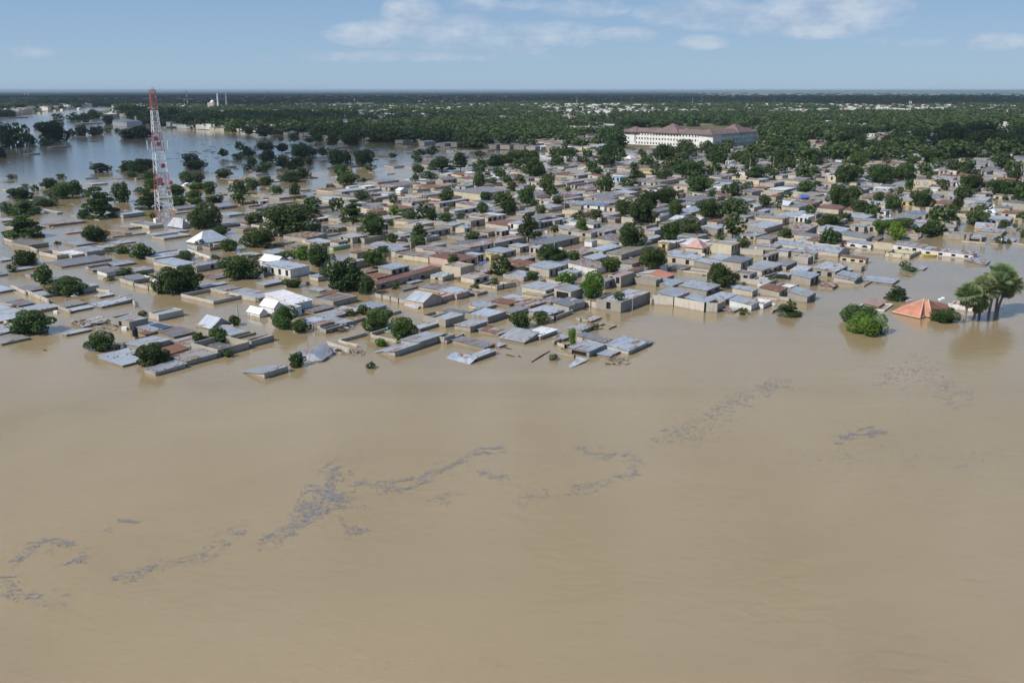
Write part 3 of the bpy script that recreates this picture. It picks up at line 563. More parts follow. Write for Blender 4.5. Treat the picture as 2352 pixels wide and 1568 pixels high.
'K': "820 122 60 752 880 f w W w2;800 170 20 752 898 ga.6 g;860 212 20 802 918 h.8 t;950 222 28 902 998 h.8 t;860 252 50 612 938 B0 g C w2;500 247 20 452 620 A0 s;1300 122 28 1232 1368 B0 r C;1130 202 15 1055 1228 B0 g;1400 282 20 1262 1720 B0 m;1480 312 55 1267 1558 B.2 s w1;1800 312 60 1562 1858 B0 t C;1740 187 15 1692 1828 A0 s;1990 202 28 1832 2208 B0 t C;2170 322 80 2072 2200 B.2 w C w1;2080 290 60 2000 2130 f w;700 442 50 592 1000 A0 s W a1;1020 392 50 902 1130 f t;1180 372 60 1022 1258 f t C;1380 412 40 1192 1595 f t;1240 362 8 1132 1250 A0 w W;1250 477 20 1092 1325 A0 r;1500 502 15 1295 1700 A0 w;1085 527 80 937 1233 B.3 g w1;1400 582 20 1305 1680 A0 r;500 577 24 375 548 A0 g;650 592 20 592 750 A0 g;300 692 40 135 508 B0 g W a1;380 642 28 105 618 A0 g;700 662 40 622 800 A0 t;1560 692 10 1392 1635 gb1.2 w;1850 622 60 1602 1985 B0 t C w1;+1790 600 20 1700 1810 A.4 b;2060 532 40 1912 2100 A0 r W a2;2080 632 60 1892 2100 B0 t w1;1700 722 60 1485 1880 A0 g;1120 722 60 1042 1398 B0 s;1250 772 15 1162 1328 A0 s;1010 852 40 862 1128 B0 s w1;1480 872 82 1142 1578 B0 t C wr1;1640 852 20 1385 1815 B0 s;1920 812 50 1645 2008 B0 s wr1;1810 852 80 1645 1910 f w W w3;640 907 15 512 740 B0 p;640 1000 90 437 730 B.3 s ar1;860 1172 20 742 948 A0 s;1140 1092 60 952 1455 B0 s w2;1330 1132 40 1152 1428 B0 g ar1;450 1250 48 237 530 h2.2 k C;820 1212 130 462 943 f t C;1400 1237 30 1152 1478 B0 s;1560 1292 20 1412 1648 A0 s;1740 1302 20 1602 1808 A0 s;1900 1322 60 1752 1948 B.2 s w2;1750 1172 20 1622 1858 A0 s;1950 1152 20 1802 2048 B0 r;2130 1052 20 1965 2198 B0 s;300 1332 30 0 390 A0 s;340 1392 90 0 478 B.2 s;730 1407 40 532 862 B.3 s wr1;1300 1352 15 1232 1755 A0 m;1810 1372 90 1622 1888 f t;130 560 40 60 240 A0 r C;1700 430 30 1640 1780 A0 s;220 430 40 120 260 f w W;1050 300 20 1000 1100 B0 t",
'L': "960 72 20 875 1058 B0 w W;600 112 15 462 605 A0 w W;700 112 20 637 738 A0 s;1600 102 40 1385 1700 f t C;1700 107 20 1612 1815 A0 s;2352 62 30 2095 2500 B0 s w1;450 182 15 335 558 B0 r;720 202 28 552 895 B0 t C;1270 197 40 957 1395 B.3 n W w3;260 217 28 115 360 f t C;330 322 20 187 398 B0 s;1090 282 15 945 1215 B0 s;1400 272 28 1342 1448 B0 s;1800 252 70 1672 1848 B0 m w1;1790 192 15 1655 1925 B0 s;2300 202 50 2112 2500 f t;2200 292 40 2005 2238 B0 s w1;2070 332 40 1835 2200 B0 t C;1440 347 20 1225 1535 A0 s;1430 402 60 1235 1508 B0 s;1100 372 20 955 1235 A0 g;650 442 50 515 738 B0 t;190 402 28 0 220 B0 t C;280 497 28 195 388 A0 s;600 482 28 405 645 B0 w C;1240 482 10 1142 1288 A0 w W;1100 482 10 975 1145 A0 g;950 632 15 695 1195 B0 s;930 652 60 765 995 B0 y Y;560 562 20 345 695 B0 r C;350 612 20 245 388 A0 r C;1440 642 60 1275 1515 B0 g o;1290 622 60 1175 1300 f t;1430 532 60 1205 1455 f t;1640 682 15 1545 1745 B0 s;1900 682 20 1705 1985 B0 g;1850 727 20 1625 1945 B0 s;2170 732 20 1975 2225 B0 g;1980 790 40 1832 2038 h1.8 w W;2340 812 28 2065 2500 B0 r C;2180 582 50 1955 2275 f t;1850 552 60 1695 1965 B0 g;570 767 60 365 618 A0 s W a2;1080 812 28 855 1130 B0 b;940 872 15 625 1135 B0 g;1120 922 20 915 1138 B0 s;300 862 15 0 555 B0 s;430 902 15 235 518 B0 s;280 967 84 105 348 B0 s w1;470 972 85 290 480 f t w1;1480 902 30 1255 1560 c t;1450 982 20 1305 1655 B0 m;2060 887 20 1875 2095 B0 s;2060 1052 40 1755 2135 B0 s;2200 1172 12 1905 2268 B.3 s;1800 1122 40 1635 1883 B.2 s o;2250 1002 20 2125 2355 B0 s;1640 1082 70 1370 1695 f t;1380 1042 50 1155 1418 f t;980 1112 20 785 1138 f t;370 1202 60 65 438 B.2 s W a2;60 1190 40 -80 130 B0 r;640 1202 80 380 678 c t C;1025 1242 82 655 1105 B.3 m W w2;1690 1332 60 1032 1748 B.3 m W w4;1850 1455 15 1610 1998 B.5 m;300 1392 60 -20 345 B.2 r C w3;245 1492 60 -40 298 c t;870 1340 50 562 1020 c t C d2;460 1140 20 380 560 A0 g;1330 250 20 1250 1420 B0 t;730 740 40 640 850 A0 t",
'M': "1640 515 60 1452 1832 h2.4 n W w4;1430 420 50 1340 1520 h2.5 w C;120 462 10 0 365 A0 p;240 382 20 175 278 A0 w W;420 397 16 382 468 A0 w W;520 392 22 482 540 A0 t C;535 332 20 520 558 h1.2 w W;620 372 14 565 670 A0 s;720 362 18 685 750 A0 p;810 352 22 775 838 B0 w W;1020 342 18 992 1048 h1.4 w W;1290 317 18 1272 1310 A0 w W;1150 322 10 1105 1200 A0 w W;1360 322 8 1320 1400 A0 w;1810 322 10 1752 1880 A0 w W;2200 377 14 2172 2250 B0 w W;1930 377 14 1892 1980 A0 k C;1920 542 22 1885 1960 f t;1050 537 10 962 1330 A0 k;2150 582 18 2085 2330 A0 t C;660 842 14 602 878 A0 t;930 722 12 892 1130 A0 k;370 932 12 292 520 A0 g;1180 767 6 1152 1278 A0 g;780 482 12 745 830 A0 w;1620 715 14 1730 1960 A0 t",
'N': "1090 820 8 1032 1140 h2.4 w;620 1100 12 560 700 B0 r;1180 830 8 1140 1220 A0 g;950 735 8 920 965 A0 g;2000 850 10 1870 2300 A0 t;1880 1110 14 1832 1940 A0 t;1350 915 8 1322 1400 A0 t",
'O': "100 655 30 -200 325 A.4 p;1140 527 22 1075 1240 B0 w W;2080 652 50 1995 2108 f w W;1570 717 24 1515 1628 h1.6 p C;80 735 20 0 160 A0 w W;1100 600 8 1080 1120 A0 w",
'P': "700 442 30 545 890 A0 w W;850 522 60 742 888 B0 w W w3;880 422 20 815 918 A0 w W;1240 512 40 1155 1278 B0 w C w2;1060 502 28 1022 1080 f k C;380 447 10 328 418 A0 w W;1940 392 40 1922 1988 h1.2 w C;2200 402 28 2125 2278 B0 w C;2180 432 20 2105 2300 A0 s;1740 432 20 1695 1788 A0 w W;1990 437 15 1935 2078 A0 w;1460 522 24 1405 1488 f t;2230 722 50 2115 2400 B0 t C;140 322 6 112 180 A0 w W;310 347 8 295 320 A0 w W;590 347 10 545 640 A0 n;1040 357 8 1005 1068 A0 b;240 630 30 205 345 B0 s W;1260 730 20 1215 1345 B0 w W;900 780 8 890 1000 A0 w;1640 790 20 1600 1770 B0 w"}
ROOFCOL = {'s': ((0.46, 0.505, 0.55), .10), 'g': ((0.26, 0.275, 0.29), .14), 'r': ((0.32, 0.26, 0.22), .52), 'm': ((0.47, 0.47, 0.46), .24), 'w': ((0.90, 0.91, 0.91), -.5),
           't': ((0.40, 0.36, 0.31), .12), 'o': ((0.62, 0.24, 0.15), -.6), 'k': ((0.55, 0.34, 0.30), -.1), 'p': ((0.20, 0.075, 0.065), .3), 'n': ((0.34, 0.46, 0.41), -.4), 'b': ((0.20, 0.29, 0.42), -.5), 'y': ((0.45, 0.36, 0.2), 0.0)}
ROOFWORD = {'s': 'silver metal', 'g': 'dull grey', 'r': 'rust brown', 'm': 'rust streaked', 'w': 'white', 't': 'sand coloured', 'o': 'orange and white', 'k': 'pinkish', 'p': 'dark red', 'n': 'pale green', 'b': 'blue', 'y': 'ochre'}
WALLCOL = {'W': (0.70, 0.69, 0.66), 'C': (0.56, 0.50, 0.38), 'K': (0.52, 0.40, 0.34), 'Y': (0.60, 0.50, 0.26), 'N': (0.42, 0.52, 0.27), 'B': (0.36, 0.46, 0.56)}
WALLWORD = {'W': 'white walled', 'C': 'cream walled', 'K': 'pink walled', 'Y': 'yellow walled', 'N': 'green walled', 'B': 'blue walled', None: 'block walled'}
BRAND = [0.45, 0.415, 0.355]
TH = R(-36.5)
bx_, by_ = math.cos(TH), math.sin(TH)
ax_, ay_ = -math.sin(TH), math.cos(TH)
HOUSES = []
def rec_house(w, x, y, h, xl, xr, roof, col, opts, attach):
    s = WIN[w][2] * 1.43495
    vx, vy = V(w, x, y); bv = V(w, x, y + h)[1]; lv = V(w, xl, y)[0]; rv = V(w, xr, y)[0]
    X, Y = ground(vx, bv)
    H = z_at(Y, vy)
    dense = (w in 'IJKOP') or (w == 'L' and y < 1000) or (w == 'D' and y < 330 and x < 1900) or (w == 'C' and y < 160 and x > 500)
    if dense and H < 1.7 and 'debris' not in opts:
        H = 1.3 + random.random() * .5
        X, Y = ground(vx, vy, H)
    H = max(H, .28) + random.random() * .07
    D = Y * CP - (H - HCAM) * SP
    if xr - x < 25: xr = x + (x - xl) * .6; rv = V(w, xr, y)[0]
    kl = (lv - 1176) / FPX; kr = (rv - 1176) / FPX
    Lu = (X - kl * D) / (bx_ - kl * by_ * CP)
    den = (ax_ - kr * ay_ * CP)
    Lv = -(X - kr * D) / den if abs(den) > .03 else 8
    Lu = min(max(Lu, 1.6), 42 if 'big' in opts or Lu < 60 else 30)
    cap = 60 if vx < 1700 else max(7.5, 1.9 * Lu) if vx < 2000 else max(6, 1.3 * Lu)
    if Lv <= 0: Lv = cap * .7
    Lv = min(max(Lv, 1.8), cap)
    u = Lu; 
    cx = X - bx_ * Lu / 2 + ax_ * Lv / 2; cy = Y - by_ * Lu / 2 + ay_ * Lv / 2
    mpp = (Y * CP + HCAM * SP) / FPX
    return dict(w=w, X=cx, Y=cy, FX=X, FY=Y, Lu=Lu, Lv=Lv, H=H, roof=roof, col=col, opts=opts, px=(vx, (vy + bv) / 2), area=Lu * Lv / mpp / mpp * .3 + (Lu + Lv) * H / mpp / mpp * .6, parts=[])
for w, txt in HOUSE_DATA.items():
    for e in txt.split(';'):
        att = e.startswith('+'); t = e.lstrip('+').split()
        h = rec_house(w, *[float(q) for q in t[:5]], t[5], t[6], t[7:], att)
        if att: HOUSES[-1]['parts'].append(h)
        else: HOUSES.append(h)
for w, txt in TREE_DATA.items():
    for e in txt.split(';'):
        t = e.split(); kind, tone, z0 = 'round', None, None
        for q in t[4:]:
            if q in ('bush', 'cone', 'layer', 'flat'): kind = q
            elif q in 'dmbg': tone = q
        rec_tree(w, *[float(q) for q in t[:4]], kind, tone)
        if 'bush' in t and w == 'D' and t[0] == '1535': TREES[-1].update(X=ground(*V('D', 1535, 525), 2.4)[0], Y=ground(*V('D', 1535, 525), 2.4)[1] + 1.0, zb=2.0)
# ------------------------------------------------------------------ house builder
ZB = -1.2
def facade(mb, pane, p0, p1, t0, t1, inn, ops, zb=ZB, mi=0, col=None, pcol=None):
    """wall face from p0 to p1 (xy), top t0..t1, INN inward normal; ops = (centre m, width, z0, z1, arch)"""
    p0 = Vector((p0[0], p0[1], 0)); p1 = Vector((p1[0], p1[1], 0)); L = (p1 - p0).length; e = (p1 - p0) / L
    I = Vector((inn[0], inn[1], 0)) * .3
    def P(s, z, k=0): q = p0 + e * s + I * k; return (q.x, q.y, z)
    def top(s): return t0 + (t1 - t0) * s / L
    cur = 0.0
    for (c, w, z0, z1, arch) in sorted(ops):
        a, b = c - w / 2, c + w / 2
        if a < cur + .12 or b > L - .12: continue
        z1 = min(z1, top(a) - .18, top(b) - .18)
        if z1 - max(z0, 0) < .3: continue
        mb.poly([P(cur, zb), P(a, zb), P(a, top(a)), P(cur, top(cur))], mi, col)
        if z0 > zb: mb.poly([P(a, zb), P(b, zb), P(b, z0), P(a, z0)], mi, col)
        if arch:
            zs = max(z1 - w * .35, max(z0, 0) + .1)
            pts = [P(a + w * (1 - math.cos(PI * k / 6)) / 2, zs + (z1 - zs) * math.sin(PI * k / 6)) for k in range(7)]
            for k in range(6):
                s0 = a + w * (1 - math.cos(PI * k / 6)) / 2; s1 = a + w * (1 - math.cos(PI * (k + 1) / 6)) / 2
                mb.poly([pts[k], pts[k + 1], P(s1, top(s1)), P(s0, top(s0))], mi, col)
        else:
            zs = z1
            mb.poly([P(a, z1), P(b, z1), P(b, top(b)), P(a, top(a))], mi, col)
        mb.poly([P(a, z0), P(a, z0, 1), P(a, zs, 1), P(a, zs)], mi, col)
        mb.poly([P(b, z0, 1), P(b, z0), P(b, zs), P(b, zs, 1)], mi, col)
        mb.poly([P(a, z0), P(b, z0), P(b, z0, 1), P(a, z0, 1)], mi, col)
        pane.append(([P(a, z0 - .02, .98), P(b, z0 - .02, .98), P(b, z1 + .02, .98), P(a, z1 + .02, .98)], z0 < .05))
        cur = b
    mb.poly([P(cur, zb), P(L, zb), P(L, t1), P(cur, top(cur))], mi, col)
def openings(L, H, n, arch, door=False):
    r = []
    for k in range(n):
        c = L * (k + .5) / n; w = min(1.5 if arch else 1.0, L / n * .55)
        r.append((c, w, ZB if (door or arch and H > 1.7 and k % 2) else max(.25, H - 1.75) if H > 1.1 else .1, H - .32, arch))
    return r
def shape_house(h, wall, roof, panes, stones, wi=0, ri=0, wc=None, rc=None, simple_=False):
    Lu, Lv, H, rt = h['Lu'], h['Lv'], h['H'], h['roof']
    x0, x1, y0, y1 = -Lu / 2, Lu / 2, -Lv / 2, Lv / 2
    o = h['opts']; fr, ri_ = [], []
    for q in o:
        if q[0] == 'w' and q[1:].isdigit(): fr = openings(Lu, H, int(q[1:]), False)
        elif q[0] == 'a' and q[1:].isdigit(): ri_ = openings(Lv, H, int(q[1:]), True)
        elif q[:2] == 'wr': ri_ = openings(Lv, H, int(q[2:]), False)
        elif q[:2] == 'ar': ri_ = openings(Lv, H, int(q[2:]), True)
        elif q[0] == 'd' and q[1:].isdigit(): fr = openings(Lu, H, int(q[1:]), False, True)
        elif q == 'o': fr = [(Lu * .5, Lu * .72, ZB, H - .35, False)]
    if h['w'] in 'L' and any(q[0] == 'a' for q in o): fr = openings(Lu, H, max(2, len(ri_)), True)
    if not fr and not ri_ and H > 1.5 and 'c' != rt[0] and not simple_:
        rr = random.Random(int(abs(h['X'] * 13 + h['Y'] * 7)))
        if rr.random() < .4: fr = openings(Lu, H, rr.choice((1, 2)), False)
        if rr.random() < .55: ri_ = openings(Lv, H, rr.choice((1, 2, 3)), rr.random() < .3)
    k = rt[0]; val = float(rt.lstrip('ABghabfc') or 0)
    def hz(x, y):
        if k == 'B': return H + val * (x1 - x) / Lu
        if k == 'A': return H + val * (y - y0) / Lv
        return H
    if k in 'fc':
        t = .2
        lo = H - .32 if k == 'f' else -.6
        facade(wall, panes, (x0, y0), (x1, y0), H, H, (0, 1), fr if k == 'f' or 'd2' in o else [], mi=wi, col=wc)
        facade(wall, panes, (x1, y0), (x1, y1), H, H, (-1, 0), ri_ if k == 'f' else [], mi=wi, col=wc)
        facade(wall, panes, (x1, y1), (x0, y1), H, H, (0, -1), [], mi=wi, col=wc)
        facade(wall, panes, (x0, y1), (x0, y0), H, H, (1, 0), [], mi=wi, col=wc)
        O = [(x0, y0), (x1, y0), (x1, y1), (x0, y1)]; I = [(x0 + t, y0 + t), (x1 - t, y0 + t), (x1 - t, y1 - t), (x0 + t, y1 - t)]
        for i in range(4):
            j = (i + 1) % 4
            wall.poly([(*O[i], H), (*O[j], H), (*I[j], H), (*I[i], H)], wi, wc)
            wall.poly([(*I[j], lo), (*I[i], lo), (*I[i], H), (*I[j], H)], wi, wc)
        if k == 'f':
            sl = .22 if H > 1 else .05
            roof.slab([(x0 + t, y0 + t, lo - .02), (x1 - t, y0 + t, lo - .02), (x1 - t, y1 - t, lo + sl), (x0 + t, y1 - t, lo + sl)], .06, ri, rc)
        return
    g = k in 'gh'
    gz = {(x0, y0): 0, (x1, y0): 0, (x1, y1): 0, (x0, y1): 0}
    Hc = [hz(x0, y0), hz(x1, y0), hz(x1, y1), hz(x0, y1)]
    Hc = [max(q, .12) for q in Hc]
    facade(wall, panes, (x0, y0), (x1, y0), Hc[0] - .03, Hc[1] - .03, (0, 1), fr, mi=wi, col=wc)
    facade(wall, panes, (x1, y0), (x1, y1), Hc[1] - .03, Hc[2] - .03, (-1, 0), ri_, mi=wi, col=wc)
    facade(wall, panes, (x1, y1), (x0, y1), Hc[2] - .03, Hc[3] - .03, (0, -1), [], mi=wi, col=wc)
    facade(wall, panes, (x0, y1), (x0, y0), Hc[3] - .03, Hc[0] - .03, (1, 0), [], mi=wi, col=wc)
    ov = .18 if not simple_ else .1
    if not g:
        def E(x, y, sx, sy):
            X, Y = x + sx * ov, y + sy * ov
            z = hz(X, Y); return (X, Y, max(z, .1) + .06)
        roof.slab([E(x0, y0, -1, -1), E(x1, y0, 1, -1), E(x1, y1, 1, 1), E(x0, y1, -1, 1)], .08, ri, rc)
        if stones is not None:
            rr = random.Random(int(abs(h['X'] * 31 + h['Y'])))
            if rr.random() < .75:
                n = rr.randint(3, 9)
                for i in range(n):
                    if rr.random() < .6: X, Y = x1 - .15 - .2 * rr.random(), y0 + (y1 - y0) * rr.random()
                    else: X, Y = x0 + (x1 - x0) * rr.random(), rr.choice((y0 + .25, y1 - .3))
                    z = hz(X, Y) + .06; a, b = rr.uniform(.1, .22), rr.uniform(.08, .16)
                    stones.box(X - a, X + a, Y - b, Y + b, z - .02, z + rr.uniform(.1, .2))
        return
    rise = val or 1.0
    if k == 'g' and rt[1] == 'b':
        r0, r1 = (x0 - ov, 0, H + rise), (x1 + ov, 0, H + rise)
        q = rise * ov / (Lv / 2)
        roof.slab([(x0 - ov, y0 - ov, H - q), (x1 + ov, y0 - ov, H - q), r1, r0], .08, ri, rc)
        roof.slab([r0, r1, (x1 + ov, y1 + ov, H - q), (x0 - ov, y1 + ov, H - q)], .08, ri, rc)
        for x in (x0, x1): wall.poly([(x, y0, H - .03), (x, y1, H - .03), (x, 0, H + rise - .06)], wi, wc)
    elif k == 'g':
        q = rise * ov / (Lu / 2)
        r0, r1 = (0, y0 - ov, H + rise), (0, y1 + ov, H + rise)
        roof.slab([(x0 - ov, y0 - ov, H - q), r0, r1, (x0 - ov, y1 + ov, H - q)], .08, ri, rc)
        roof.slab([r0, (x1 + ov, y0 - ov, H - q), (x1 + ov, y1 + ov, H - q), r1], .08, ri if h['col'] != 'o' else 1, rc)
        for y in (y0, y1): wall.poly([(x0, y, H - .03), (x1, y, H - .03), (0, y, H + rise - .06)], wi, wc)
    else:
        a = .3; X0, X1, Y0, Y1 = x0 - a, x1 + a, y0 - a, y1 + a; z = H - .02; m = min(Lu, Lv) / 2 + a
        if Lu > Lv: A_, B_ = (X0 + m, 0, H + rise), (X1 - m, 0, H + rise)
        else: A_, B_ = (0, Y0 + m, H + rise), (0, Y1 - m, H + rise)
        if abs(Lu - Lv) < 2.5: A_ = B_ = (0, 0, H + rise)
        c = [(X0, Y0, z), (X1, Y0, z), (X1, Y1, z), (X0, Y1, z)]
        if A_ == B_:
            for i in range(4): roof.slab([c[i], c[(i + 1) % 4], A_], .07, ri, rc)
        elif Lu > Lv:
            roof.slab([c[0], c[1], B_, A_], .07, ri, rc); roof.slab([c[1], c[2], B_], .07, ri, rc); roof.slab([c[2], c[3], A_, B_], .07, ri, rc); roof.slab([c[3], c[0], A_], .07, ri, rc)
        else:
            roof.slab([c[0], c[1], A_], .07, ri, rc); roof.slab([c[1], c[2], B_, A_], .07, ri, rc); roof.slab([c[2], c[3], B_], .07, ri, rc); roof.slab([c[3], c[0], A_, B_], .07, ri, rc)
def wall_color(o, rr):
    for q in o:
        if q in WALLCOL: return WALLCOL[q], q
    f = rr.uniform(.70, 1.14); return tuple(c * f for c in BRAND), None
def roof_color(c, rr):
    (r, g, b), a = ROOFCOL[c]; f = rr.uniform(.82, 1.16); t = rr.uniform(-.05, .05)
    return (r * f * (1 + t), g * f, b * f * (1 - t), a + rr.uniform(-.08, .1))

# ------------------------------------------------------------------ labels
LANDMARKS = [("the lattice mast", 382, 505), ("the white gabled villa", 650, 700), ("the orange hipped roof", 2108, 710), ("the palm clump", 2255, 690),
             ("the pink pyramid roof", 1600, 558), ("the long white block", 1580, 320), ("the white two storey house", 640, 605), ("the white hipped roof", 475, 545),
             ("the pale pyramid roof", 415, 515), ("the long dark red roof", 930, 645), ("the big walled store", 1430, 690), ("the broadest dark tree", 665, 515),
             ("the dark conical tree", 1215, 525), ("the blue hipped house", 1348, 470), ("the painted wheel wall", 2120, 420), ("the low white waterside house", 1710, 695),
             ("the torn grey roof", 730, 812), ("the outermost lone hut", 610, 855), ("the round bright tree", 1357, 660), ("the white pyramid roof", 2280, 482),
             ("the white balustraded terrace", 1850, 495), ("the pale green hall", 290, 285), ("the twin minarets", 512, 245), ("the pink gabled house", 1005, 675),
             ("the spreading flat tree", 2065, 525), ("the steel telecom mast", 2087, 270), ("the white arched row", 2170, 590), ("the battlemented wall", 1760, 560),
             ("the black water tank", 310, 760), ("the sunken roof sheet", 1085, 815), ("the pink arcade house", 1080, 590), ("the pale blue tower house", 1275, 425),
             ("the long grey warehouse", 1180, 440)]
ORD = ['', 'second ', 'third ', 'fourth ', 'fifth ', 'sixth ', 'seventh ', 'eighth ', 'ninth ', 'tenth ', 'eleventh ', 'twelfth ', 'thirteenth ', 'fourteenth ', 'fifteenth ']
def place_labels(items, look):
    """items: dicts with px; label = look + nearest landmark + side, and a rank where several share these"""
    b = {}
    for it in items:
        lx, (n, X, Y) = look(it), min(LANDMARKS, key=lambda l: (l[1] - it['px'][0]) ** 2 + ((l[2] - it['px'][1]) * 2.2) ** 2)
        dx, dy = it['px'][0] - X, (it['px'][1] - Y) * 1.6
        side = ('right of' if dx > 0 else 'left of') if abs(dx) > abs(dy) else ('before' if dy > 0 else 'behind')
        b.setdefault((lx, side, n), []).append((math.hypot(dx, dy), id(it), it))
    for (lx, side, n), L in b.items():
        L.sort(key=lambda q: q[:2])
        for i, (_, _, it) in enumerate(L):
            it['label'] = f"{ORD[min(i, 14)] + 'nearest ' if len(L) > 1 else ''}{lx} {side} {n}"

# ------------------------------------------------------------------ the houses
def house_look(h):
    k = h['roof'][0]; o = h['opts']
    wq = next((q for q in o if q in WALLCOL), None)
    size = 'large ' if h['area'] > 2200 else 'small ' if h['area'] < 260 else ''
    if k == 'c': return f"{size}{WALLWORD[wq]} roofless yard"
    if 'debris' in o: return f"{size}collapsed {ROOFWORD[h['col']]} roof wreck"
    kind = {'f': 'parapet', 'g': 'gabled', 'h': 'hipped'}.get(k, 'lean-to')
    if h['H'] < .6 and k != 'h': return f"{size}{ROOFWORD[h['col']]} nearly drowned roof"
    return f"{size}{WALLWORD[wq] + ' ' if wq else ''}{ROOFWORD[h['col']]} {kind} house"
HOUSES.sort(key=lambda h: -h['area'])
IND, REST = HOUSES[:297], HOUSES[297:]
place_labels(IND, house_look)
def build_house(h):
    rr = random.Random(int(abs(h['X'] * 17 + h['Y'] * 3)))
    yard = h['roof'][0] == 'c'
    root = empty('walled_yard' if yard else 'roof_wreck' if 'debris' in h['opts'] else 'flooded_house', (h['X'], h['Y'], 0), TH)
    tag(root, h['label'], 'yard' if yard else 'house', 'roofless walled yards' if yard else 'flooded houses')
    for p in [h] + h['parts']:
        wall, roof, st, panes = MB(), MB(), MB(), []
        shape_house(p, wall, roof, panes, st)
        dx, dy = p['X'] - h['X'], p['Y'] - h['Y']
        loc = (dx * math.cos(-TH) - dy * math.sin(-TH), dx * math.sin(-TH) + dy * math.cos(-TH), 0)
        wc, _ = wall_color(p['opts'] if p['opts'] else h['opts'], rr)
        wo = wall.build('wall', M_WALL, root, loc, (*wc, 1))
        if roof.f:
            rc = roof_color(p['col'], rr)
            mats = [M_ROOF]
            if p['col'] == 'o' and p['roof'][0] == 'g': rc = (.74, .74, .74, -.5); mats = [M_ROOF, M_ORANGE]
            if 'debris' in p['opts']:
                roof.v = [(x + rr.uniform(-.2, .2), y + rr.uniform(-.2, .2), z + rr.uniform(-.08, .2)) for x, y, z in roof.v]
                for k in range(26):
                    X, Y = rr.uniform(-p['Lu'] / 2, p['Lu'] / 2), rr.uniform(-p['Lv'] / 2, p['Lv'] / 2); a = rr.uniform(.3, 1.1); t = rr.uniform(0, PI); z = p['H'] + .1
                    roof.slab([(X + a * math.cos(t + q), Y + a * .6 * math.sin(t + q), z + rr.uniform(0, .35)) for q in (0, PI / 2, PI, 3 * PI / 2)], .04)
            ro = roof.build('roof', mats, root, loc, rc)
            if h['area'] > 900:
                for k in range(0, len(st.v), 8):
                    lo_, hi_ = Vector(st.v[k]), Vector(st.v[k + 6]); q = link('roof_stone', STONE, ro, (lo_ + hi_) / 2); q.scale = hi_ - lo_
            if 'solar' in p['opts']:
                for k in range(5):
                    s = MB(); z = p['H'] + .16; x = -p['Lu'] * .1 + k * .95
                    s.box(x, x + .85, -.2, 1.5, z, z + .05); s.build('solar_panel', M_SOLAR, ro)
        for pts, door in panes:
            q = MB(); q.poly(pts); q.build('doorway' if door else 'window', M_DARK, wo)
M_ORANGE = simple('orange_sheet', (0.52, 0.20, 0.13), 0.55, var=.12, scale=.6)
M_SOLAR = simple('solar_glass', (0.03, 0.045, 0.09), 0.2)
_s = MB(); _s.v = [(-.5, -.5, -.5), (.5, -.42, -.5), (.45, .5, -.5), (-.5, .4, -.5), (-.4, -.5, .5), (.5, -.4, .42), (.4, .5, .5), (-.5, .45, .4)]; _s.f = [(0, 3, 2, 1), (4, 5, 6, 7), (0, 1, 5, 4), (1, 2, 6, 5), (2, 3, 7, 6), (3, 0, 4, 7)]; _s.m = [0] * 6; _s.c = [None] * 6
STONE = _s.mesh('roof_stone', [M_STONE])
for h in IND: build_house(h)

# ------------------------------------------------------------------ the rest of the town: one mass of small houses
mass = MB()
dark = []
def mass_house(h):
    rr = random.Random(int(abs(h['X'] * 17 + h['Y'] * 3)))
    m2 = MB(); panes = []
    wc, _ = wall_color(h['opts'], rr); rc = roof_color(h['col'], rr)
    shape_house(h, m2, m2, panes, None, 0, 1, (*wc, 1), rc, h.get('simple', True))
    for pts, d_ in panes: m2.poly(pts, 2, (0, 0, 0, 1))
    th = TH + (rr.gauss(0, .05) if h.get('simple', True) else 0)
    if h.get('simple', True): wc = [v * .86 for v in wc]  # dims wall colour for shade, after the walls already took theirs
    c_, s_ = math.cos(th), math.sin(th); n = len(mass.v)
    mass.v += [(h['X'] + x * c_ - y * s_, h['Y'] + x * s_ + y * c_, z + h.get('z0', 0)) for x, y, z in m2.v]
    mass.f += [tuple(n + i for i in f) for f in m2.f]; mass.m += m2.m; mass.c += m2.c
for h in REST:
    h['simple'] = False; mass_house(h)
    for p in h['parts']: mass_house(p)
grid = {}
def reg(h):
    r = math.hypot(h['Lu'], h['Lv']) / 2
    for i in range(int((h['X'] - r) // 20), int((h['X'] + r) // 20) + 1):
        for j in range(int((h['Y'] - r) // 20), int((h['Y'] + r) // 20) + 1): grid.setdefault((i, j), []).append(h)
for h in HOUSES: reg(h)
def overlap(X, Y, lu, lv, gap=.6):
    for i in range(int((X - 12) // 20), int((X + 12) // 20) + 1):
        for j in range(int((Y - 12) // 20), int((Y + 12) // 20) + 1):
            for h in grid.get((i, j), ()):
                dx, dy = X - h['X'], Y - h['Y']
                u = dx * bx_ + dy * by_; v = dx * ax_ + dy * ay_
                if abs(u) < (h['Lu'] + lu) / 2 + gap and abs(v) < (h['Lv'] + lv) / 2 + gap: return True
    return False
def inpoly(x, y, P):
    c = False; j = len(P) - 1
    for i in range(len(P)):
        if (P[i][1] > y) != (P[j][1] > y) and x < (P[j][0] - P[i][0]) * (y - P[i][1]) / (P[j][1] - P[i][1]) + P[i][0]: c = not c
        j = i
    return c
TOWN = [(560, 500), (800, 447), (960, 415), (1130, 392), (1180, 365), (1290, 350), (1420, 345), (1760, 340), (2000, 324), (2352, 320), (2352, 530), (2100, 545), (1960, 590), (1820, 625), (1600, 640), (1300, 625), (1120, 610), (960, 600), (860, 600), (760, 560), (690, 560)]
SPARSE = [(380, 440), (620, 395), (760, 350), (900, 330), (1120, 345), (1120, 385), (900, 415), (760, 455), (560, 490), (400, 500)]
LEFTT = [(60, 520), (350, 490), (560, 500), (690, 560), (640, 620), (400, 600), (230, 620), (60, 620), (-60, 600)]
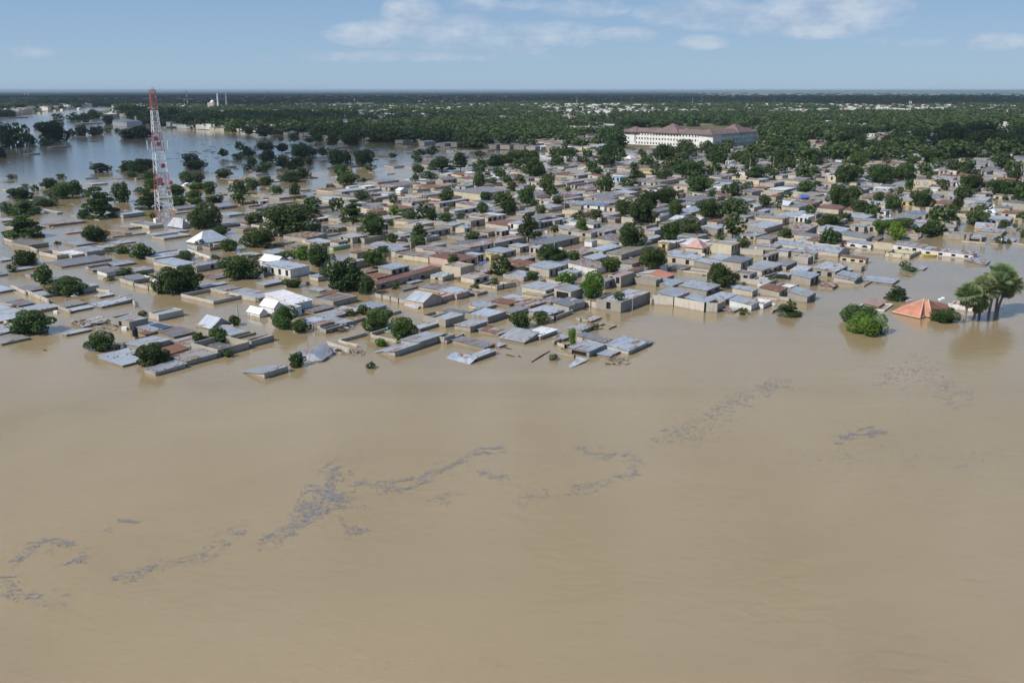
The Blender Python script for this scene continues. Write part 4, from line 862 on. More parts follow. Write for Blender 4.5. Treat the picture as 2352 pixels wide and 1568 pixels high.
FRONT = [(1020, 600), (1300, 620), (1600, 636), (1820, 620), (1985, 600), (1950, 622), (1850, 655), (1730, 680), (1640, 700), (1500, 690), (1440, 640), (1340, 640), (1290, 720), (1200, 745), (1080, 760), (1040, 700), (1010, 640)]
FRONTL = [(0, 640), (200, 650), (330, 690), (520, 770), (430, 800), (280, 770), (200, 700), (60, 740), (0, 760)]
rr = random.Random(5)
def rnd_house(X, Y, far, low=False):
    lu, lv = rr.uniform(5, 10.5), rr.uniform(6, 15)
    if rr.random() < .3: lu, lv = lv, lu
    H = rr.uniform(.85, 1.7) if not low else rr.uniform(.3, .9)
    roof = rr.choice(('B.5', 'B.4', 'B.3', 'A.3', 'A.2', 'f', 'B.6', 'B.5', 'gb.8', 'c' if not far else 'f')); col = rr.choice('ssssssggggttmmmrrw' if not far else 'sssggggtttmmmrrwkC'.replace('C', 't'))
    o = []
    if rr.random() < .18: o.append(rr.choice('CCCW'))
    if rr.random() < .35 and not far: o.append(rr.choice(('w1', 'w2', 'wr1', 'wr2')))
    return dict(w='Z', X=X, Y=Y, Lu=lu, Lv=lv, H=H, roof=roof, col=col, opts=o, simple=True)
CAND = []
for i in range(-75, 76):
    for j in range(0, 130):
        u, v = i * 9.2, j * 9.6
        X = u * bx_ + v * ax_; Y = u * by_ + v * ay_ + 60
        CAND.append((X, Y))
CAND.sort(key=lambda q: q[1])
for X, Y in CAND:
    if Y < 120 or Y > 830: continue
    for k in range(4):
        X2, Y2 = X + rr.uniform(-2.5, 2.5), Y + rr.uniform(-2.5, 2.5)
        vx, vy = project(X2, Y2, 0)
        if not (-60 < vx < 2420): break
        t = inpoly(vx, vy, TOWN); sp = inpoly(vx, vy, SPARSE); lt = inpoly(vx, vy, LEFTT) or inpoly(vx, vy, FRONTL); fr_ = inpoly(vx, vy, FRONT)
        if not (t or (sp and rr.random() < .035) or (lt and rr.random() < .07) or (fr_ and rr.random() < .75)): continue
        h = rnd_house(X2, Y2, False, low=not t)
        if t and rr.random() < .10: continue
        if Y > 300 and h['col'] in 'sw' and rr.random() < .55: h['col'] = 'g'  # dim shade over the middle town put into greyer roof colours
        if lt: h['Lu'], h['Lv'], h['H'] = rr.uniform(5, 11), rr.uniform(6, 14), rr.uniform(.25, .7)
        if fr_: h['Lu'], h['Lv'] = rr.uniform(2.5, 6), rr.uniform(2.5, 7); h['H'] = rr.uniform(.4, 1.25); h['roof'] = rr.choice(('c', 'c', 'A.1', 'A.2', 'B.1', 'f'))
        if overlap(X2, Y2, h['Lu'], h['Lv'], .25): continue
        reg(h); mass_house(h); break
# far suburbs on dry ground
n_far = 0
for i in range(-420, 520):
    for j in range(0, 640):
        u, v = i * 11.5, j * 11.5
        X = u * bx_ + v * ax_ + rr.uniform(-2, 2); Y = u * by_ + v * ay_ + rr.uniform(-2, 2) + 100
        if Y < 560 or Y > 6200 or (Y > 2600 and (i % 2 or j % 2)): continue
        vx, vy = project(X, Y, 0)
        if not (-40 < vx < 2400) or not on_land(X, Y): continue
        if inpoly(vx, vy, TOWN): continue
        if 1395 < vx < 1780 and 268 < vy < 348: continue
        dens = 1.1 if vy > 318 else .8 if vy > 296 else (.20 if vx > 1050 else .34) if vy > 262 else (.20 if vx < 1150 else .09)
        if vy < 300 and mnoise.noise(Vector((X * .003, Y * .002, 20))) > .16: dens *= 1.9
        dens *= .35 + 1.3 * (mnoise.noise(Vector((X * .008, Y * .008, 3))) + .5)
        if rr.random() > dens: continue
        h = rnd_house(X, Y, True); h['z0'] = .3
        if vy < 300:
            h['col'] = rr.choice('wwssggtkpp'); h['opts'] = [rr.choice('WWC')]; h['H'] = rr.uniform(3, 6.5) if Y < 1500 else rr.uniform(4, 9)
            if rr.random() < .3: h['Lu'] *= rr.uniform(1.3, 3)
        else: h['H'] = rr.uniform(2, 3.2)
        mass_house(h); n_far += 1
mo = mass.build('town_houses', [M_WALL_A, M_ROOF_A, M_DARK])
tag(mo, 'close packed low houses with metal roofs filling the town behind', 'houses', kind='stuff')
print('houses', len(HOUSES), 'far', n_far, 'mass faces', len(mass.f))
# ------------------------------------------------------------------ trees as objects
TREES.sort(key=lambda t: -t['area'])
TI, TR = TREES[:298], TREES[298:]
def tree_look(t):
    s = 'huge ' if t['wp'] > 90 else 'large ' if t['wp'] > 55 else 'small ' if t['wp'] < 26 else ''
    c = {'d': 'dark green', 'm': 'mid green', 'b': 'bright green', 'g': 'grey green'}[t['tone']]
    k = {'round': 'round leafy tree', 'bush': 'low bush half under water', 'cone': 'conical tree', 'layer': 'tree with tiered branches', 'flat': 'flat spreading tree'}[t['kind']]
    return f"{s}{c} {k}"
place_labels(TI, tree_look)
KINDNAME = {'round': 'tree', 'bush': 'bush', 'cone': 'conical_tree', 'layer': 'tiered_tree', 'flat': 'umbrella_tree'}
rt = random.Random(11)
LOWREF = {}
for t in TI:
    lod = 0 if t['wp'] > 46 else 1 if t['wp'] > 16 else 2
    cr = rt.choice(CROWNS[(t['kind'], lod)])
    root = empty(KINDNAME[t['kind']], (t['X'], t['Y'], 0), rt.uniform(0, 6.28))
    tag(root, t['label'], 'bush' if t['kind'] == 'bush' else 'tree', 'bushes standing in the flood' if t['kind'] == 'bush' else 'trees standing among the flooded houses')
    g = GREENS[t['tone']]; f = rt.uniform(.78, 1.38)
    W_, H_ = t['W'] * 1.06, t['H'] * 1.0
    o = link('crown', cr, root, (0, 0, t['zb'] - .05), (g[0] * f, g[1] * f, g[2] * f, 1)); o.scale = (W_, W_ * rt.uniform(.85, 1.0), H_)
    if lod < 2:
        q = link('trunk', TRUNKS[rt.randrange(3)], root, (0, 0, t['zb'] - .05)); q.scale = (W_, W_, H_)
# ------------------------------------------------------------------ woods: trees too far and too many to count
pts, scl, rot, pick, tone = [], [], [], [], []
for t in TR:
    pts.append((t['X'], t['Y'], t['zb'])); scl.append((t['W'], t['W'], t['H'])); pick.append(rt.randrange(4))
def clear_of_block(vx, vy): return not (1418 < vx < 1755 and 292 < vy < 352)
FARH = [h for h in HOUSES if h['w'] in 'MNOP']
def keep(X, Y, w, h, z=0.3):
    if z == 0.3 and 700 < Y < 4000:
        for q in FARH:
            if abs(X - q['X'] * Y / q['Y']) < q['Lu'] / 2 + 5 and q['Y'] - .11 * Y < Y < q['Y'] + 8: return
    pts.append((X, Y, z - .1)); scl.append((w, w * rt.uniform(.8, 1.1), h)); pick.append(rt.randrange(4))
# mid distance
for i in range(36000):
    Y = 545 * math.exp(rt.random() * math.log(2700 / 545.)); X = rt.uniform(-.60, .60) * Y
    vx, vy = project(X, Y, 0)
    if not on_land(X, Y) or not clear_of_block(vx, vy): continue
    n = mnoise.noise(Vector((X * .006, Y * .006, 1))) + .5 * mnoise.noise(Vector((X * .02, Y * .02, 5)))
    if vy < 305 and mnoise.noise(Vector((X * .003, Y * .002, 20))) > .16 and rt.random() < .8: continue
    if vy > 330: d_ = .3 if vx < 1300 else .4
    elif vy > 300: d_ = .75 if vx < 1300 else (.35 if vx < 1750 else .5)
    elif vy > 286: d_ = 1.1 if vx < 1350 else .75
    else: d_ = 1.0
    if inpoly(vx, vy, TOWN): d_ *= .25
    # a wood is denser per m2 than the sampling gives near by: thin by noise
    d_ *= min(1, (Y / 1150) ** 2)
    if rt.random() > d_ * (.75 + 1.1 * n): continue
    w = rt.uniform(9, 17); keep(X, Y, w, rt.uniform(6.5, 11.5))
# towards the horizon
for i in range(30000):
    Y = 2500 * math.exp(rt.random() * math.log(14000 / 2500.)); X = rt.uniform(-.62, .62) * Y
    n = mnoise.noise(Vector((X * .0012, Y * .0012, 9)))
    q = X / Y
    if Y > 6300 and q > .2 and rt.random() > .10: continue
    if Y > 9000 and rt.random() > .6 + .5 * n: continue
    if rt.random() > .9 + .7 * n: continue
    w = rt.uniform(12, 20) * (1 + Y / 9000); keep(X, Y, w, rt.uniform(7, 11))
# scattered growth in gaps of the town
for X, Y in CAND:
    if not 230 < Y < 640: continue
    X2, Y2 = X + rt.uniform(-4, 4), Y + rt.uniform(-4, 4); vx, vy = project(X2, Y2, 0)
    if not (0 < vx < 2352) or rt.random() > (.13 if Y > 420 else .035): continue
    if inpoly(vx, vy, TOWN) or (inpoly(vx, vy, SPARSE) and rt.random() < .2):
        w = rt.uniform(3.5, 8); keep(X2, Y2, w, w * rt.uniform(.7, 1.0), 1.0)
me = bpy.data.meshes.new('woods'); me.from_pydata(pts, [], [])
a = me.attributes.new('sc', 'FLOAT_VECTOR', 'POINT'); a.data.foreach_set('vector', [c for s in scl for c in s])
a = me.attributes.new('pick', 'INT', 'POINT'); a.data.foreach_set('value', pick)
a = me.attributes.new('rot', 'FLOAT', 'POINT'); a.data.foreach_set('value', [rt.uniform(0, 6.28) for _ in pts])
woods = link('woods', me); tag(woods, 'dense green tree canopy stretching over the far suburbs to the horizon', 'woods', kind='stuff')
# reference crowns: four of the small far trees built above
refs = []
for v in range(4):
    mesh = CROWNS[('round', 2)][v]
    ro = next((o for o in C.objects if o.name.startswith('crown') and o.data == mesh), None)
    if ro is None:
        ro = next(o for o in C.objects if o.name.startswith('crown') and o.data in CROWNS[('round', 1)]); ro.data = mesh
    refs.append(ro)
ng = bpy.data.node_groups.new('woods', 'GeometryNodeTree')
ng.interface.new_socket('Geometry', in_out='INPUT', socket_type='NodeSocketGeometry'); ng.interface.new_socket('Geometry', in_out='OUTPUT', socket_type='NodeSocketGeometry')
gi = ng.nodes.new('NodeGroupInput'); go = ng.nodes.new('NodeGroupOutput')
m2p = ng.nodes.new('GeometryNodeMeshToPoints'); ng.links.new(gi.outputs[0], m2p.inputs[0])
jn = ng.nodes.new('GeometryNodeJoinGeometry')
for ro in reversed(refs):
    oi = ng.nodes.new('GeometryNodeObjectInfo'); oi.transform_space = 'ORIGINAL'; oi.inputs['Object'].default_value = ro
    g2 = ng.nodes.new('GeometryNodeGeometryToInstance'); ng.links.new(oi.outputs['Geometry'], g2.inputs[0]); ng.links.new(g2.outputs[0], jn.inputs[0])
iop = ng.nodes.new('GeometryNodeInstanceOnPoints'); iop.inputs['Pick Instance'].default_value = True
ng.links.new(m2p.outputs[0], iop.inputs['Points']); ng.links.new(jn.outputs[0], iop.inputs['Instance'])
def attr(n, ty):
    q = ng.nodes.new('GeometryNodeInputNamedAttribute'); q.data_type = ty; q.inputs[0].default_value = n
    return next(o for o in q.outputs if o.enabled and o.name == 'Attribute')
ng.links.new(attr('pick', 'INT'), iop.inputs['Instance Index'])
cx = ng.nodes.new('ShaderNodeCombineXYZ'); ng.links.new(attr('rot', 'FLOAT'), cx.inputs[2])
ng.links.new(cx.outputs[0], iop.inputs['Rotation']); ng.links.new(attr('sc', 'FLOAT_VECTOR'), iop.inputs['Scale'])
ng.links.new(iop.outputs[0], go.inputs[0])
md = woods.modifiers.new('woods', 'NODES'); md.node_group = ng
woods.color = (.052, .084, .027, 1)
print('trees', len(TREES), 'wood points', len(pts))

# ------------------------------------------------------------------ long white three storey block
M_PLASTER = wall_mat('plaster'); M_PANE = simple('window_pane', (.10, .105, .115), .3); M_MAROON = simple('maroon_roof', (0.175, 0.118, 0.108), .7, var=.2, scale=.15)
A0 = ground(1433, 331.5, 0); A1 = ground(1636, 341.5, 0); A2 = ground(1737, 331, 0)
root = empty('three_storey_block', (A1[0], A1[1], 0), 0, label='long white three storey school block with maroon hipped roof rising over the town', cat='building')
def wing(P, Q, inw, depth, nwin, skip):
    P = Vector(P) - Vector(A1); Q = Vector(Q) - Vector(A1); L = (Q - P).length; e = (Q - P) / L; n = Vector(inw)
    Hh = 10.2; w = MB(); panes = []
    def pt(s, t): q = P + e * s + n * t; return (q.x, q.y)
    corners = [pt(0, 0), pt(L, 0), pt(L, depth), pt(0, depth)]
    for fl in range(3):
        z0, z1 = fl * 3.4, fl * 3.4 + 3.4
        ops = []
        for k in range(nwin):
            s = L * (k + .5) / nwin
            if any(a < s < b for a, b in skip): continue
            ops.append((s, 1.35, z0 + 1.0, z1 - .75, False))
        facade(w, panes, corners[0], corners[1], z1, z1, (n.x, n.y), ops, zb=z0)
    for a, b, i in ((1, 2, -e), (2, 3, -n), (3, 0, e)): facade(w, panes, corners[a], corners[b], Hh, Hh, (i.x, i.y), [], zb=0)
    for k in range(0, nwin + 1, 2):   # pilasters between the bays
        s = min(max(L * k / nwin, .2), L - .2); a, b = pt(s - .18, -.16), pt(s + .18, -.16); c, d_ = pt(s + .18, 0), pt(s - .18, 0)
        w.poly([(*a, 0), (*b, 0), (*b, Hh), (*a, Hh)]); w.poly([(*b, 0), (*c, 0), (*c, Hh), (*b, Hh)]); w.poly([(*d_, 0), (*a, 0), (*a, Hh), (*d_, Hh)])
    wo = w.build('wall', M_PLASTER, root, color=(.80, .79, .75, 1))
    for k, (q, _) in enumerate(panes[:100]):
        m_ = MB(); m_.poly(q); m_.build('window', M_PANE, wo)
    if len(panes) > 100:
        m_ = MB()
        for q, _ in panes[100:]: m_.poly(q)
        tag(m_.build('windows', M_PANE, wo), kind='stuff')
    r = MB(); o = .9
    def hip(s0, s1, t0, t1, rise):
        c = [pt(s0 - o, t0 - o), pt(s1 + o, t0 - o), pt(s1 + o, t1 + o), pt(s0 - o, t1 + o)]; mid = (t0 + t1) / 2; m_ = (t1 - t0) / 2
        if s1 - s0 > (t1 - t0) + 3: a, b = pt(s0 + m_, mid), pt(s1 - m_, mid)
        else: a = b = pt((s0 + s1) / 2, mid)
        A_, B_ = (*a, Hh + rise), (*b, Hh + rise); z = Hh
        r.slab([(*c[0], z), (*c[1], z), B_, A_] if a != b else [(*c[0], z), (*c[1], z), A_], .2); r.slab([(*c[1], z), (*c[2], z), B_], .2)
        r.slab([(*c[2], z), (*c[3], z), A_, B_] if a != b else [(*c[2], z), (*c[3], z), A_], .2); r.slab([(*c[3], z), (*c[0], z), A_], .2)
    hip(0, L, 0, depth, 3.0)
    return hip, r, L, pt, w
e1 = (Vector(A1) - Vector(A0)).normalized(); n1 = Vector((-e1.y, e1.x))
hip, r, L, pt, w = wing(A0, A1, n1, 13, 30, [(.08 * 84, .14 * 84)])
hip(0.5, 13, -1.4, 14.4, 4.2); hip(L * .36, L * .36 + 22, -.6, 19, 7.2); hip(L - 13, L - .5, -1.3, 14.3, 4.0)
r.build('roof', M_MAROON, root)
e2 = (Vector(A2) - Vector(A1)).normalized(); n2 = Vector((-e2.y, e2.x))
hip, r, L, pt, w = wing(A1, A2, n2, 12, 22, [(0, 8)])
hip(L * .55, L * .55 + 20, -.5, 16, 6.5)
r.build('roof', M_MAROON, root)
q = MB(); a = pt(0, 0)
st = MB(); P0 = Vector(A0) - Vector(A1) + e1 * 11
for k in range(6): c = P0 - n1 * .22; st.box(c.x - .5, c.x + .5, c.y - .06, c.y + .06, 2.4 + k * 1.15, 3.2 + k * 1.15)
st.build('stair_window', M_DARK, root)

# ------------------------------------------------------------------ red and white lattice mast
B0 = ground(381, 509); mz = z_at(B0[1], 206)
root = empty('lattice_mast', (B0[0], B0[1], 0), R(38), label='tall lattice mast banded red and white standing in flood water', cat='mast')
M_MRED = simple('mast_red', (0.38, 0.13, 0.115), .5, var=.2, scale=.5); M_MWHITE = simple('mast_white', (0.74, 0.75, 0.76), .5)
def half(z): f = z / mz; return 1.95 * (1 - f) + .55 if f < .8 else 1.95 * .2 + .55 - (f - .8) * .8
bands = [0, .088, .245, .378, .538, .683, .845, 1.0]
for k in range(7):
    z0, z1 = mz * bands[k] - (1 if k == 0 else 0), mz * bands[k + 1]
    m_ = MB(); N = 3 if k < 2 else 3 if k < 5 else 4; N = 2 if k == 0 else N
    for i in range(N):
        a, b = z0 + (z1 - z0) * i / N, z0 + (z1 - z0) * (i + 1) / N; ha, hb = half(max(a, 0)), half(max(b, 0))
        Ca = [(-ha, -ha, a), (ha, -ha, a), (ha, ha, a), (-ha, ha, a)]; Cb = [(-hb, -hb, b), (hb, -hb, b), (hb, hb, b), (-hb, hb, b)]
        for j in range(4):
            j2 = (j + 1) % 4; m_.bar(Ca[j], Cb[j], .09, .09, 4); m_.bar(Cb[j], Cb[j2], .05, n=4)
            mid = tuple((p + q) / 2 for p, q in zip(Cb[j], Cb[j2])); m_.bar(Ca[j], mid, .05, n=4); m_.bar(Ca[j2], mid, .05, n=4)
    m_.build('lattice_section', M_MRED if k % 2 == 0 else M_MWHITE, root)
l = MB()
for x in (-.2, .2): l.bar((x, 0, 0), (x, 0, mz - 2), .03, n=4)
for k in range(int(mz / .8)): l.bar((-.2, 0, k * .8), (.2, 0, k * .8), .025, n=4)
l.build('ladder', M_STEEL, root)
zp = mz * .553; hp = half(zp)
pf = MB(); pf.box(-hp - .9, hp + .9, -hp - .9, -hp - .7, zp - .1, zp); pf.box(-hp - .9, hp + .9, hp + .7, hp + .9, zp - .1, zp); pf.box(-hp - .9, -hp - .7, -hp - .9, hp + .9, zp - .1, zp); pf.box(hp + .7, hp + .9, -hp - .9, hp + .9, zp - .1, zp)
pf.build('platform', M_STEEL, root)
for sx, sy in ((-1, -1), (1, -1), (1, 1), (-1, 1)):
    x, y = sx * (hp + 1.1), sy * (hp + 1.1); a = MB(); a.box(x - .18, x + .18, y - .12, y + .12, zp - .1, zp + 2.9); a.build('panel_antenna', M_WHITE, root)
for (z, x, y, rr_) in ((.64 * mz, -.8, -1.0, .95), (.60 * mz, -.2, -1.3, .8), (.545 * mz * .8, .2, -1.9, .95), (.33 * mz, -1.0, -1.9, 1.0), (.30 * mz, -.6, -2.2, .8), (.30 * mz, 2.6, .2, .8)):
    a = MB(); a.bar((x, y, z), (x * 1.15, y - .6, z), rr_ * .8, rr_ * .8, 14); a.build('drum_dish', M_MRED, root)
a = MB()
for x, y in ((-.4, -.4), (.4, .4), (.4, -.4)): a.bar((x, y, mz - .5), (x, y, mz + .8), .05, n=5)
a.build('whip_antenna', M_MRED, root)

# ------------------------------------------------------------------ other masts and minarets far off
FARMAST = [(2087, 274, 232, 'steel', 'slim steel telecom mast with white panel antennas rising from green woods', 2.2), (795, 312, 272, 'steel', 'grey lattice mast standing behind the flooded channel', 2.4), (815, 251, 226, 'steel', 'thin steel mast among far woods right of the twin minarets', 2.0),
           (1325, 250, 226, 'steel', 'thin steel mast above woods behind the long white block', 2.0), (432, 252, 208, 'red', 'distant red and white mast just left of the twin minarets', 2.6), (425, 254, 222, 'red', 'shorter distant mast beside the far red and white mast', 2.2),
           (1590, 247, 226, 'steel', 'faint steel mast far behind the block\'s maroon roof', 2.2), (1502, 230, 208, 'steel', 'faint thin mast standing near the horizon at mid picture', 2.5), (1612, 236, 208, 'steel', 'tiny mast on the horizon above dark woods', 2.5), (1777, 240, 222, 'steel', 'tiny steel mast in shaded woods before the pale grassland', 2.0),
           (618, 228, 208, 'red', 'hazy lattice mast on the left horizon', 2.6), (193, 262, 246, 'steel', 'pale thin mast on the left river bank', 1.4)]
for vx, vb, vt, kd, lab, wb in FARMAST:
    X, Y = ground(vx, vb); Ht = z_at(Y, vt)
    root = empty('telecom_mast', (X, Y, 0), rt.uniform(0, 1.5), label=lab, cat='mast', group='masts beyond the flood')
    fat = max(.10, .25 * Y / 1500)
    nS = 6
    for k in range(nS):
        z0, z1 = Ht * k / nS, Ht * (k + 1) / nS; m_ = MB()
        ha, hb = wb * (1 - .75 * z0 / Ht) / 2, wb * (1 - .75 * z1 / Ht) / 2
        Ca = [(ha * math.cos(t), ha * math.sin(t), z0) for t in (0, 2.1, 4.2)]; Cb = [(hb * math.cos(t), hb * math.sin(t), z1) for t in (0, 2.1, 4.2)]
        for j in range(3): m_.bar(Ca[j], Cb[j], fat, n=3); m_.bar(Ca[j], Cb[(j + 1) % 3], fat * .5, n=3); m_.bar(Cb[j], Cb[(j + 1) % 3], fat * .5, n=3)
        m_.build('lattice_section', M_STEEL if kd == 'steel' else (M_MRED if k % 2 else M_MWHITE), root)
    if vx in (2087, 795, 815):
        for zf in (.98, .62) if vx == 2087 else (.95,):
            for j in range(3):
                a = MB(); x, y = 1.5 * math.cos(j * 2.1 + .5), 1.5 * math.sin(j * 2.1 + .5); a.box(x - .35, x + .35, y - .3, y + .3, Ht * zf - 3, Ht * zf); a.build('panel_antenna', M_WHITE, root)
def minaret(vx, vb, vt, lab, dome=False):
    X, Y = ground(vx, vb); Ht = z_at(Y, vt); s = Ht / 45
    root = empty('minaret', (X, Y, 0), 0, label=lab, cat='minaret', group='minarets on the far side')
    a = MB(); a.lathe([(3.0 * s, 0), (2.7 * s, 14 * s), (2.6 * s, 15 * s)], 8); a.build('base_shaft', M_WHITE, root)
    a = MB(); a.lathe([(2.6 * s, 15 * s), (3.2 * s, 15.2 * s), (3.2 * s, 16.4 * s), (2.1 * s, 16.5 * s), (1.8 * s, 30 * s)], 8); a.build('upper_shaft', M_WHITE, root)
    a = MB(); a.lathe([(1.8 * s, 30 * s), (2.6 * s, 30.3 * s), (2.6 * s, 31.5 * s), (1.3 * s, 31.6 * s), (1.2 * s, 37 * s), (1.7 * s, 37.5 * s), (1.4 * s, 39 * s), (.5 * s, 41 * s), (.15 * s, 42 * s), (.12 * s, 45 * s)], 8); a.build('spire', M_WHITE, root)
    return X, Y, s
minaret(521, 250, 210, 'right hand and clearer of the twin white minarets beyond the river')
X, Y, s = minaret(502, 254, 211, 'left hand of the twin white minarets, its mosque at its foot')
root = empty('mosque', (X - 8, Y - 12, 0), 0, label='cream domed mosque at the foot of the left minaret', cat='mosque')
a = MB(); a.box(-9, 3, -6, 6, 0, 17); a.box(3, 14, -5, 5, 0, 9); a.build('hall', M_PLASTER, root, color=(.7, .66, .55, 1))
a = MB(); a.lathe([(4.5 * math.cos(t * PI / 16), 17 + 5 * math.sin(t * PI / 16)) for t in range(9)], 16); a.build('dome', M_WHITE, root, smooth=True)
minaret(58, 223, 209, 'left one of the tiny pale minarets near the left horizon'); minaret(66, 223, 209, 'right one of the tiny pale minarets near the left horizon')

# ------------------------------------------------------------------ palms
M_FROND = leaf_mat('palm_leaf'); M_DEADLEAF = simple('dead_palm_leaf', (0.16, 0.125, 0.09), .9)
M_PTRUNK = simple('palm_trunk', (0.24, 0.22, 0.20), .9)
PALMS = [(1583, 825, 1592, 470, 138, 'leftmost palm of the clump, grey trunk nearest the white wall'), (1700, 805, 1735, 590, 105, 'lowest palm of the clump with yellowing leaves, second trunk'),
         (1770, 775, 1790, 385, 150, 'middle palm of the clump with a wide full crown'), (1897, 725, 1945, 330, 150, 'dark trunked palm behind the middle one'),
         (2005, 705, 2110, 330, 150, 'rightmost palm leaning right with a skirt of dead leaves'), (1985, 690, 1985, 225, 150, 'tallest palm at the back of the clump')]
rp = random.Random(3)
for bxp, byp, cxp, cyp, rp_, lab in PALMS:
    vb = V('F', bxp, byp); vc = V('F', cxp, cyp); X, Y = ground(*vb); zc = z_at(Y, vc[1]); mpp = (Y * CP + HCAM * SP) / FPX; rad = rp_ / 5.625 * mpp
    lean = (vc[0] - vb[0]) * mpp * .9
    root = empty('fan_palm', (X, Y, 0), 0, label=lab, cat='palm', group='clump of fan palms')
    t = MB(); N = 8
    for k in range(N):
        f0, f1 = k / N, (k + 1) / N; t.bar((lean * f0 ** 1.5, 0, zc * f0 - (.8 if k == 0 else 0)), (lean * f1 ** 1.5, 0, zc * f1), .27 - .10 * f0, .27 - .10 * f1, 8, cap=False)
    t.build('trunk', M_PTRUNK, root)
    def frond(m_, ang, el, ln, fan, droop=0):
        d_ = Vector((math.cos(ang) * math.cos(el), math.sin(ang) * math.cos(el), math.sin(el)))
        o = Vector((lean, 0, zc)); tip = o + d_ * ln
        m_.bar(o, tip, .035, .025, 3, cap=False)
        side = d_.cross(Vector((rp.uniform(-.7, .7), rp.uniform(-.7, .7), 1))).normalized(); nb = 13
        for k in range(nb):
            a_ = (k / (nb - 1) - .5) * 3.9; dd = (d_ * math.cos(a_) + side * math.sin(a_)); dd.z -= .18 + droop
            end = tip + dd * fan * (1 - .12 * abs(a_)); mid = tip + dd * fan * .55; wv = (dd.cross(d_.cross(side))).normalized() * .12
            if wv.length < .01: wv = side * .085
            mid.z += .06
            m_.poly([tip, mid + wv, end, mid - wv])
    cr = MB()
    rad *= 1.3
    for k in range(58):
        el = math.asin(rp.uniform(-.6, 1.0)); frond(cr, k * 2.399 + rp.uniform(-.2, .2), el, rad * .48, rad * rp.uniform(.52, .68))
    o = cr.build('crown', M_FROND, root); o.color = (.165, .22, .115, 1) if bxp != 1700 else (.23, .25, .09, 1)
    dl = MB()
    for k in range(22 if bxp in (2005, 1583) else 12): frond(dl, rp.uniform(0, 6.3), rp.uniform(-1.35, -.75), rad * .45, rad * .38, .5)
    dl.build('dead_leaves', M_DEADLEAF, root)

# ------------------------------------------------------------------ orange hipped roof
def G(w, x, y, z=0): return Vector((*ground(*V(w, x, y), z), z))
eave = [G('F', *q, .18) for q in ((650, 697), (1005, 777), (1080, 752), (1165, 767), (1362, 700))]
rb = eave[4] + (eave[0] - eave[1]) * -.05 + Vector((ax_, ay_, 0)) * 1.5
backL = eave[0] + Vector((ax_, ay_, 0)) * 7.5; backR = backL + (eave[4] - eave[0]) * .92
apx = G('F', 1062, 535, 3.0); apx = Vector((apx.x, apx.y, 3.0)); apr = apx + Vector((bx_, by_, 0)) * .8
root = empty('hipped_roof_house', tuple(eave[1] * 1.0), 0, label='big orange hipped roof with only its eaves above the flood', cat='house', group='flooded houses')
o0 = eave[1]; m_ = MB(); L_ = lambda p: p - o0
notch = L_(apx * .55 + eave[2] * .45)
for poly in ([eave[0], eave[1], apx], [eave[1], eave[2], apx], [eave[2], eave[3], apr, apx], [eave[3], eave[4], apr], [eave[4], backR, apr], [backR, backL, apx, apr], [backL, eave[0], apx]):
    m_.slab([L_(p) for p in poly], .10)
m_.build('roof', simple('orange_tile_sheet', (0.42, 0.185, 0.115), .6, var=.24, scale=.8), root)
rd = MB()
for a_, b_ in ((eave[0], apx), (eave[1], apx), (eave[2], apx), (eave[3], apr), (eave[4], apr), (eave[0], eave[1]), (eave[1], eave[2]), (eave[2], eave[3]), (eave[3], eave[4])):
    rd.bar(L_(a_) + Vector((0, 0, .04)), L_(b_) + Vector((0, 0, .04)), .11, n=5)
rd.build('ridge_cap', simple('ridge_flashing', (0.60, 0.36, 0.27), .6), root)
w = MB(); ctr = (L_(eave[0]) + L_(eave[4]) + L_(backL) + L_(backR)) / 4
for a_, b_ in ((eave[0], eave[1]), (eave[1], eave[2]), (eave[2], eave[3]), (eave[3], eave[4]), (eave[4], backR), (backR, backL), (backL, eave[0])):
    p, q = [ctr + (L_(v) - ctr) * .94 for v in (a_, b_)]; w.poly([(p.x, p.y, -1.4), (q.x, q.y, -1.4), (q.x, q.y, -.05), (p.x, p.y, -.05)])
w.build('wall', M_WALL, root, color=(.5, .45, .38, 1))

# ------------------------------------------------------------------ sunken and torn sheets
def sheet(name, cat, lab, pts, col, n=1):
    P = [G(w, x, y, z) for w, x, y, z in pts]; o = sum(P, Vector()) / len(P); o.z = 0
    m_ = MB(); m_.slab([p - o for p in P], .05); q = m_.build(name, M_ROOF, None, tuple(o)); q.color = roof_color(col, rt); tag(q, lab, cat, 'loose roof sheets in the flood')
sheet('sunken_roof_sheet', 'roof sheet', 'pale blue roof slope sliding under water below the front row', [('C', 1752, 1255, .5), ('C', 1848, 1290, .6), ('C', 1760, 1372, .06), ('C', 1450, 1290, .03), ('C', 1545, 1212, .10)], 's')
sheet('floating_roof_sheet', 'roof sheet', 'narrow sheet corner floating outside the nearest right hand houses', [('D', 895, 1425, .05), ('D', 1125, 1312, .3), ('D', 965, 1275, .25), ('D', 985, 1300, .1), ('D', 880, 1385, .06)], 's')
sheet('loose_roof_flap', 'roof sheet', 'grey flap hanging into water from the pink walled gabled house', [('C', 905, 605, .05), ('C', 950, 545, .75), ('C', 1140, 575, .8), ('C', 1080, 665, .02)], 's')
